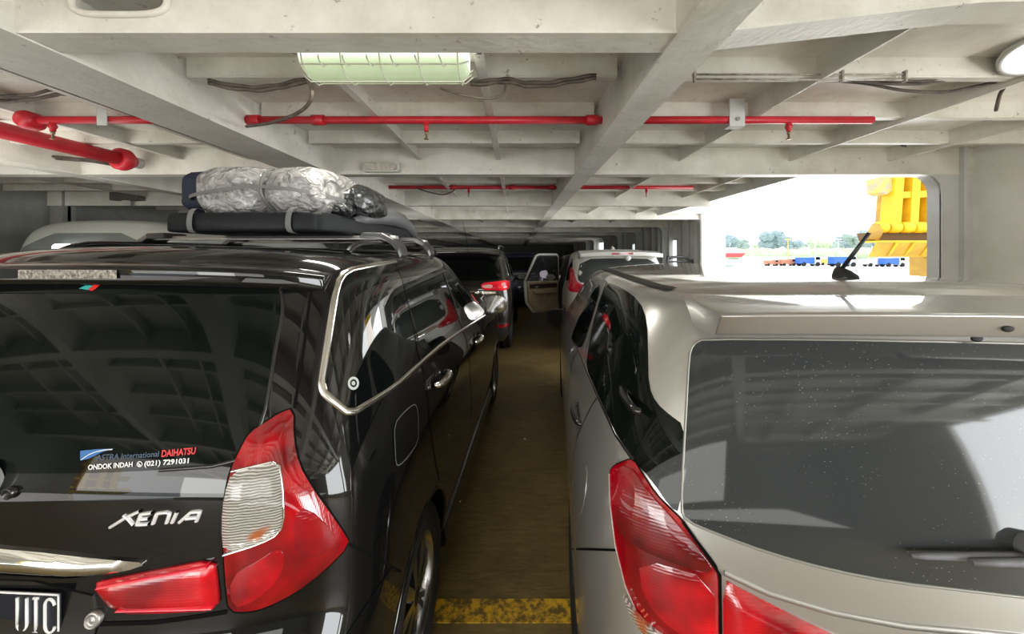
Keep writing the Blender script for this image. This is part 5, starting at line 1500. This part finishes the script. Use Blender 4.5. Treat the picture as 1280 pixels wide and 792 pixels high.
for ch in ('left', 'right'):
    for q in ([(.40, 1.18), (.46, 1.62), (1.35, 1.64), (1.35, 1.18)], [(1.45, 1.18), (1.45, 1.64), (2.4, 1.63), (2.4, 1.18)], [(2.5, 1.18), (2.5, 1.62), (2.95, 1.58), (3.4, 1.18)]):
        panel(VB, 'side_window', q, ch, GLASS, o, off=.002, rnd=1, res=.06)
panel(VB, 'windscreen', [(-.66, 1.66), (.66, 1.66), (.74, 1.22), (-.74, 1.22)], 'front', GLASS, o, rnd=1, res=.08)
mb = MB(); mb.box(-.215, .215, -.008, .0, .62, .75); mb.build('number_plate', pm, o)
q = VB.cast((-.02, 1.665), 'rear')[0]
mb = MB(); mb.tube([q + Vector((-.19, -.03, 0)), q + Vector((.19, -.03, 0))], .032, 12); h = mb.build('light_tube', mat('tube_glow', (1, 1, 1), .4, emit=(1, .93, .97), estr=5.0), o)
mb = MB(); mb.box(q.x - .2, q.x + .2, q.y - .02, q.y + .02, q.z - .05, q.z - .025); mb.build('tube_holder', HOUS, h)

# dark pickup roll bar shapes near the shell openings: bent tube rail with a dark bundle on it
t = empty('roll_bar', at(850, 326, 7.6)); tag(t, 'bent dark tube rail near the far right shell, right of the white car roof', 'rail')
zf = -t.location.z
mb = MB(); mb.tube(smooth_path([(-.25, 0, zf), (-.25, 0, -.05), (-.22, 0, .05), (-.1, 0, .08), (.1, 0, .07), (.2, 0, .0), (.26, 0, -.12), (.3, 0, zf)], 5), .028, 8); mb.build('rail', mat('dark_tube', (.06, .06, .065), .35, .5), t)
mb = MB(); mb.tube(smooth_path([(-.25, 0, -.02), (-.05, 0, -.01), (.12, 0, -.02), (.18, 0, -.09), (.2, 0, zf)], 5), .018, 8); mb.build('inner_rail', MATS['dark_tube'], t)

# ------------------------------------------------------------------ outside: quay, trees, vehicles, yellow ramp
GZ = -1.6
QUAY = mat('bright_concrete', (0.78, 0.77, 0.74), .8, noise=(.06, .5, (.68, .68, .66), 5))
m = MB(); m.box(SIDE + 1.0, 700, -60, 900, GZ - 1, GZ); m.box(-300, SIDE + 1.0, 45, 900, GZ - 1, GZ); tag(m.build('ground', QUAY), kind='structure')
WATER = mat('harbour_water', (0.10, 0.14, 0.14), .12, bump=(2, .3))
m = MB(); m.box(-60, SIDE + 1.0, -90, AFT - .5, GZ - 2.2, GZ - 2.0); tag(m.build('water', WATER), kind='structure')
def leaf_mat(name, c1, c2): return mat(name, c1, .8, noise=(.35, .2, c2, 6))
LEAF = [leaf_mat('hazy_leaf_green', (.40, .50, .43), (.30, .39, .35)), leaf_mat('hazy_leaf_blue', (.34, .44, .45), (.26, .35, .37)), leaf_mat('pale_leaf_green', (.55, .64, .44), (.45, .55, .38))]  # distance haze is mixed into these leaf colours
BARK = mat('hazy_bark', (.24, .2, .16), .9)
trnd = random.Random(4)
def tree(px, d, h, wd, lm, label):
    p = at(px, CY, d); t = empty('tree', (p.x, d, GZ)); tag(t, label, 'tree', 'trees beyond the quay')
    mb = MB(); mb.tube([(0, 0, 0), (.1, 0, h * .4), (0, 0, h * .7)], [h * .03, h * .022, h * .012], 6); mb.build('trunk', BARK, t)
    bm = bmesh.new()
    for k in range(9):
        r = wd * trnd.uniform(.24, .38); c = Vector((trnd.uniform(-.55, .55) * wd, trnd.uniform(-.4, .4) * wd, h * trnd.uniform(.42, .80)))
        g = bmesh.ops.create_icosphere(bm, subdivisions=3, radius=r)
        for v in g['verts']:
            n = v.co.normalized(); s_ = 1 + .16 * math.sin(7 * n.x + 3 * k) * math.sin(6 * n.y + k) + .10 * math.sin(15 * n.z + 11 * n.x + k) + trnd.uniform(-.07, .07)
            v.co = c + Vector((v.co.x, v.co.y, v.co.z * .8)) * s_
    me = bpy.data.meshes.new('crown'); bm.to_mesh(me); bm.free()
    link('crown', me, lm, t)
names = {0: 'hazy green tree', 1: 'hazy blue green tree', 2: 'pale green bushy tree'}
spec = [(908, 20, 9, 1), (928, 17, 8, 0), (948, 15, 8, 2), (966, 24, 12, 1), (985, 19, 9, 1), (1003, 15, 9, 0), (1022, 16, 9, 2), (1040, 15, 9, 0), (1056, 22, 10, 1), (1072, 21, 10, 0), (1088, 27, 11, 1), (1105, 20, 10, 1), (1125, 21, 11, 0), (1150, 22, 11, 1), (1175, 20, 11, 0)]
pos_words = ['first from the left', 'second from the left', 'third from the left', 'fourth and tallest on the left', 'fifth from the left', 'sixth from the left', 'seventh from the left', 'eighth from the left', 'ninth from the left', 'tenth from the left', 'just left of the yellow ramp', 'behind the left edge of the yellow ramp', 'behind the yellow ramp', 'behind the middle of the yellow ramp', 'behind the right edge of the yellow ramp']
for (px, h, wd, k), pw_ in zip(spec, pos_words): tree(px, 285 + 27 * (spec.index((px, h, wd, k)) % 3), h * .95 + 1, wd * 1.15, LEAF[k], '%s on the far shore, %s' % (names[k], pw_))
# hedge band under the trees
bm = bmesh.new(); hx0, hx1 = at(895, CY, 262).x, at(1240, CY, 262).x
for k in range(60):
    x = hx0 + (hx1 - hx0) * k / 59; g = bmesh.ops.create_icosphere(bm, subdivisions=2, radius=trnd.uniform(3.6, 5.4))
    for v in g['verts']: v.co = Vector((x, 262 + trnd.uniform(-1, 1), GZ + 3.0)) + v.co * trnd.uniform(.9, 1.1)
me = bpy.data.meshes.new('shore_bushes'); bm.to_mesh(me); bm.free()
o = link('shore_bushes', me, LEAF[2]); tag(o, 'low band of pale green bushes along the far shore under the trees', 'bushes', kind='stuff')

def truck(px, d, wpx, cab, load, label):
    p = at(px, CY, d); L = 1.3 * wpx / FPX * d; t = empty('truck', (p.x, d, GZ)); tag(t, label, 'truck')
    h = L * .5
    mb = MB(); mb.prism([(L * .2, h * .18), (L * .5, h * .18), (L * .5, h * .6), (L * .44, h * .95), (L * .2, h * .95)], 'y', -L * .17, L * .17); c = mb.build('cab', cab, t, bevel=L * .01)
    mb = MB(); mb.prism([(L * .42, h * .62), (L * .46, h * .62), (L * .42, h * .88), (L * .24, h * .88), (L * .24, h * .62)], 'y', -L * .175, -L * .171); mb.build('window', GLASS, c)
    mb = MB(); mb.box(-L * .5, L * .17, -L * .18, L * .18, h * .25, h * .85); mb.build('load_bed', load, t, bevel=L * .008)
    for x in (-L * .32, L * .33):
        for sg in (-1, 1):
            mb = MB(); mb.lathe([(0, -.04 * L), (h * .2, -.04 * L), (h * .2, .04 * L), (0, .04 * L)], Matrix.Translation((x, sg * L * .15, h * .2)) @ Matrix.Rotation(PI / 2, 4, 'X'), 14); mb.build('wheel', RUBBER, t)
cb_ = mat('truck_blue', (.05, .16, .62), .4); cw = mat('truck_white', (.8, .8, .8), .4); cr_ = mat('truck_rust', (.52, .22, .14), .5); cy_ = mat('truck_yellow', (.8, .6, .1), .4)
for a in ((1010, 104, 20, cw, cb_, 'blue and white truck on the quay left of the antenna'), (1053, 100, 22, cw, cb_, 'blue and white truck on the quay directly left of the antenna rod'), (1115, 98, 20, cw, cb_, 'blue and white truck on the quay under the yellow ramp'),
          (984, 106, 14, cr_, cr_, 'rust red truck on the quay beside the left blue truck'), (964, 106, 12, cr_, cr_, 'small rust red truck at the left end of the quay row'), (1092, 100, 18, cw, cw, 'white truck on the quay just right of the antenna rod'),
          (1162, 96, 20, cw, cw, 'white truck on the quay beside the right frame of the opening'), (1032, 112, 14, cy_, cy_, 'yellow truck between the two blue trucks on the quay')):
    truck(*a)
# long low sheds and barriers behind
for px, wpx, hpx, d, c, lab in ((1015, 60, 4, 150, (.55, .78, .62), 'low pale green shed roof behind the trucks'), (960, 60, 4, 160, (.80, .80, .62), 'low pale shed behind the trucks at left'), (1130, 60, 4, 150, (.75, .68, .45), 'low ochre shed behind the trucks under the ramp')):
    p = at(px, CY, d); L = wpx / FPX * d; h = hpx / FPX * d
    t = empty('shed', (p.x, d, GZ)); tag(t, lab, 'shed')
    mb = MB(); mb.box(-L / 2, L / 2, -3, 3, 0, h); mb.build('wall', mat('shed_wall', (.7, .7, .66), .7), t)
    mb = MB(); mb.prism([(-3.4, h), (0, h + 1.0), (3.4, h)], 'x', -L / 2 - .4, L / 2 + .4); mb.build('roof', mat('shed_roof_%d' % px, c, .6), t)
for px, lab in ((1019, 'thin white lamp mast above the left blue truck'), (1048, 'thin white lamp mast above the right blue truck'), (985, 'thin yellow lamp mast above the rust red truck')):
    p = at(px, CY, 125); t = empty('mast', (p.x, 125, GZ)); tag(t, lab, 'mast')
    c = cy_ if px == 985 else cw
    mb = MB(); mb.tube([(0, 0, 0), (0, 0, 8.2)], [.13, .08], 8); mb.build('pole', c, t)
    mb = MB(); mb.box(-.9, .9, -.12, .12, 8.1, 8.35); mb.build('lamp_arm', c, t)
# red and white boat at the left of the opening
p = at(916, CY, 240); t = empty('boat', (p.x, 240, GZ + 1.5)); tag(t, 'red and white ferry boat moored beside the left end of the quay', 'boat')
mb = MB(); mb.prism([(-6, 0), (4, 0), (7, 2.6), (-7, 2.6)], 'y', -2.5, 2.5); mb.build('hull', mat('boat_red', (.62, .09, .10), .5), t)
mb = MB(); mb.box(-5.5, 3, -2, 2, 2.6, 4.8); mb.box(-4.5, 1, -1.8, 1.8, 4.8, 6.2); mb.build('deckhouse', cw, t)
mb = MB(); mb.tube([(-2, 0, 6.2), (-2, 0, 9)], .12, 6); mb.build('mast', cw, t)

# raised yellow ramp of the neighbouring berth
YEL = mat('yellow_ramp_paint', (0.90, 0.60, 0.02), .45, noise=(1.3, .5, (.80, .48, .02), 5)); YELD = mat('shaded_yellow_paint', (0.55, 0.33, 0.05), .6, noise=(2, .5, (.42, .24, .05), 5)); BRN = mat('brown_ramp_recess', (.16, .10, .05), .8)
RD = 20.0
def rp3(px, py, dy=0.0):
    p = at(px, py, RD); return Vector((p.x, RD + dy, p.z))
t = empty('ramp', (rp3(1150, 300).x, RD, GZ)); tag(t, 'big raised yellow steel ramp with grid frame outside the open bay', 'ramp')
off = t.location
def rbar(a, b, wpx, dy0, dy1):
    a, b = Vector(a), Vector(b); d = (b - a).normalized(); n = Vector((-d.y, d.x)) * wpx / 2
    return [rp3(*(a + n)), rp3(*(b + n)), rp3(*(b - n)), rp3(*(a - n))], dy0, dy1
def extr(mb, q, dy0, dy1):
    n = len(q)
    vs = [p + Vector((0, dy0, 0)) - off for p in q] + [p + Vector((0, dy1, 0)) - off for p in q]
    mb.add(vs, [tuple(range(n)), tuple(range(n, 2 * n))] + [(i, (i + 1) % n, n + (i + 1) % n, n + i) for i in range(n)])
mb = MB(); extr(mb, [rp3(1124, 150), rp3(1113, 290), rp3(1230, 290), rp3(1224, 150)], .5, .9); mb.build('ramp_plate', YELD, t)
for a, b, wp_ in (((1127, 150), (1117, 284), 11), ((1147, 150), (1139, 284), 10), ((1172, 150), (1165, 284), 11), ((1198, 150), (1192, 284), 10), ((1222, 150), (1222, 284), 10)):
    mb = MB(); extr(mb, *rbar(a, b, wp_, -.15, .55)); mb.build('upright_bar', YEL, t)
for y in (165, 205, 243):
    mb = MB(); extr(mb, *rbar((1120, y + 1), (1228, y - 3), 8, -.1, .5)); mb.build('cross_bar', YEL, t)
for k in range(8):
    px = 1101 + 16 * k; c = rp3(px, 284) - off
    mb = MB(); mb.tube([c + Vector((-.30, 0, 0)), c + Vector((-.22, 0, 0)), c + Vector((.22, 0, 0)), c + Vector((.30, 0, 0))], [.22, .30, .30, .22], 14); mb.build('hinge_barrel', YEL, t)
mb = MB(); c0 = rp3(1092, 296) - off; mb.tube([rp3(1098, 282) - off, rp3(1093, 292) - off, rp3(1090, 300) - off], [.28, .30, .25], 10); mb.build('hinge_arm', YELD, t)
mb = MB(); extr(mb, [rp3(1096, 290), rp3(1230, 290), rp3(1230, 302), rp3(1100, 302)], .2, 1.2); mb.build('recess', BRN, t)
mb = MB(); extr(mb, [rp3(1087, 301), rp3(1230, 301), rp3(1230, 303), rp3(1087, 303)], -.6, .6); mb.build('lip_edge', YEL, t)
mb = MB()
q = [rp3(1088, 303, -.5), rp3(1230, 303, -.5), rp3(1226, 321, .6), rp3(1103, 321, .6)]
mb.add([p - off for p in q] + [p - off + Vector((0, .2, 0)) for p in q], [(0, 1, 2, 3), (4, 5, 6, 7), (0, 1, 5, 4), (1, 2, 6, 5), (2, 3, 7, 6), (3, 0, 4, 7)]); mb.build('ramp_lip', mat('lip_yellow', (.72, .45, .04), .5, noise=(1.5, .5, (.58, .34, .04), 4)), t)
for k in range(6):
    px = 1108 + 21 * k; mb = MB()
    a, b = rp3(px, 304, -.56) - off, rp3(px + 14, 320, .50) - off; mb.tube([a, b], .07, 6); mb.build('lip_rib', YEL, t)
mb = MB(); extr(mb, [rp3(1098, 222), rp3(1115, 222), rp3(1116, 238), rp3(1108, 243), rp3(1099, 240)], 0, .7); mb.build('winch_block', mat('winch_grey', (.45, .40, .30), .6, noise=(3, .4, (.7, .55, .1), 3)), t)
for px in (1190, 1222):
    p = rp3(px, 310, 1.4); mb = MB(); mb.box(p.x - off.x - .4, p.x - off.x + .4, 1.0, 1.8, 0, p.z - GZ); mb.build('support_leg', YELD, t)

# a second yellow ramp on the other quarter, seen only in reflections
t2 = copy_tree(t); t2.location = (-12.5, -11, GZ); t2.rotation_euler = (0, 0, 2.5); t2.scale = (.6, .6, .6); t2['label'] = 'second raised yellow steel ramp behind the photographer on the left'

# scraps on the floor of the lane
for (px, py, lab) in ((656, 549, 'tiny pale scrap on the floor in the middle of the gap between the cars'), (574, 627, 'tiny pale scrap on the floor beside the rear wheel of the black minivan')):
    d = EYE * FPX / (py - CY); p = at(px, py, d); mb = MB()
    mb.add([p + Vector((-.012, -.006, .002)), p + Vector((.010, -.010, .004)), p + Vector((.014, .008, .002)), p + Vector((-.004, .012, .009)), p + Vector((0, 0, .012))], [(0, 1, 4), (1, 2, 4), (2, 3, 4), (3, 0, 4), (0, 3, 2, 1)])
    tag(mb.build('paper_scrap', mat('pale_scrap', (.6, .58, .52), .7)), lab, 'litter')
# ------------------------------------------------------------------ camera, light, look
cd = bpy.data.cameras.new('camera'); cam = bpy.data.objects.new('camera', cd); COL.objects.link(cam)
cam.location = (0, 0, EYE); cam.rotation_euler = (PI / 2, 0, 0)
cd.sensor_fit = 'HORIZONTAL'; cd.sensor_width = 36.0; cd.lens = FPX / 1280 * 36
cd.shift_x = -(CX - 640) / 1280; cd.shift_y = (CY - 396) / 1280
cd.clip_start = .02; cd.clip_end = 3000
scene.camera = cam

w = bpy.data.worlds.new('world'); scene.world = w; w.use_nodes = True
nt = w.node_tree; bg = nt.nodes['Background']
tc = nt.nodes.new('ShaderNodeTexCoord'); sp_ = nt.nodes.new('ShaderNodeSeparateXYZ'); nt.links.new(tc.outputs['Generated'], sp_.inputs[0])
rp = nt.nodes.new('ShaderNodeValToRGB'); e = rp.color_ramp.elements
e[0].position = .0; e[0].color = (.62, .66, .70, 1); e[1].position = .45; e[1].color = (.95, .98, 1, 1)
nt.links.new(sp_.outputs['Z'], rp.inputs['Fac']); nt.links.new(rp.outputs['Color'], bg.inputs['Color']); bg.inputs['Strength'].default_value = 2.6

def area(name, loc, rot, sx, sy, power, color=(1, 1, 1)):
    l = bpy.data.lights.new(name, 'AREA'); l.shape = 'RECTANGLE'; l.size = sx; l.size_y = sy; l.energy = power; l.color = color
    o = bpy.data.objects.new(name, l); COL.objects.link(o); o.location = loc; o.rotation_euler = rot; return o
area('lamp_and_fill_light', (L0.location.x, 1.52, 2.29), (0, 0, 0), .6, .12, 10, (1, .97, .88))
WARM = (1, .98, .945)
UP = (PI, 0, 0)  # added upward fill lamps that brighten the ceiling, no fixtures of the deck
area('ceiling_fill', (.1, -1.9, .8), UP, 2.4, 2.0, 52, WARM)
area('ceiling_fill', (-3.6, -1.2, .8), UP, 2.4, 2.4, 42, WARM)
area('ceiling_fill', (-3.6, 1.6, 1.78), UP, 1.2, 2.6, 22, WARM)
area('ceiling_fill', (3.2, .9, 1.70), UP, .9, 2.6, 14, WARM)
area('lamp_and_fill_light', (-2.9, -4.0, 1.6), (PI / 2, 0, 0), 6.2, 1.3, 105, WARM)  # added fill panel behind the camera for the beam faces, not a deck lamp
area('ceiling_fill', (-.9, 6.6, 1.98), UP, 5.0, 1.5, 11, WARM)  # more added ceiling fill farther along the deck
area('ceiling_fill', (-1.5, 10.5, 1.98), UP, 6.0, 2.0, 6, WARM)
area('ceiling_fill', (-1.5, 15.5, 1.98), UP, 6.0, 2.0, 6, WARM)
area('stern_daylight', (-4.3, AFT - .3, 1.35), (PI / 2, 0, 0), 3.2, 2.0, 120, (1, .98, .94))
area('bay_daylight', (SIDE + .07, -2.15, 1.32), (PI / 2, 0, PI / 2), 3.0, 2.1, 250, (.97, .99, 1))
area('bay_daylight', (SIDE + .3, 5.4, 1.9), (PI / 2, 0, PI / 2), 3.8, 1.5, 110, (.97, .99, 1))

scene.view_settings.view_transform = 'Standard'
scene.view_settings.look = 'None'
scene.view_settings.exposure = 0.0
scene.view_settings.gamma = 1.0
scene.cycles.use_denoising = True
scene.cycles.max_bounces = 8
scene.cycles.sample_clamp_indirect = 6.0
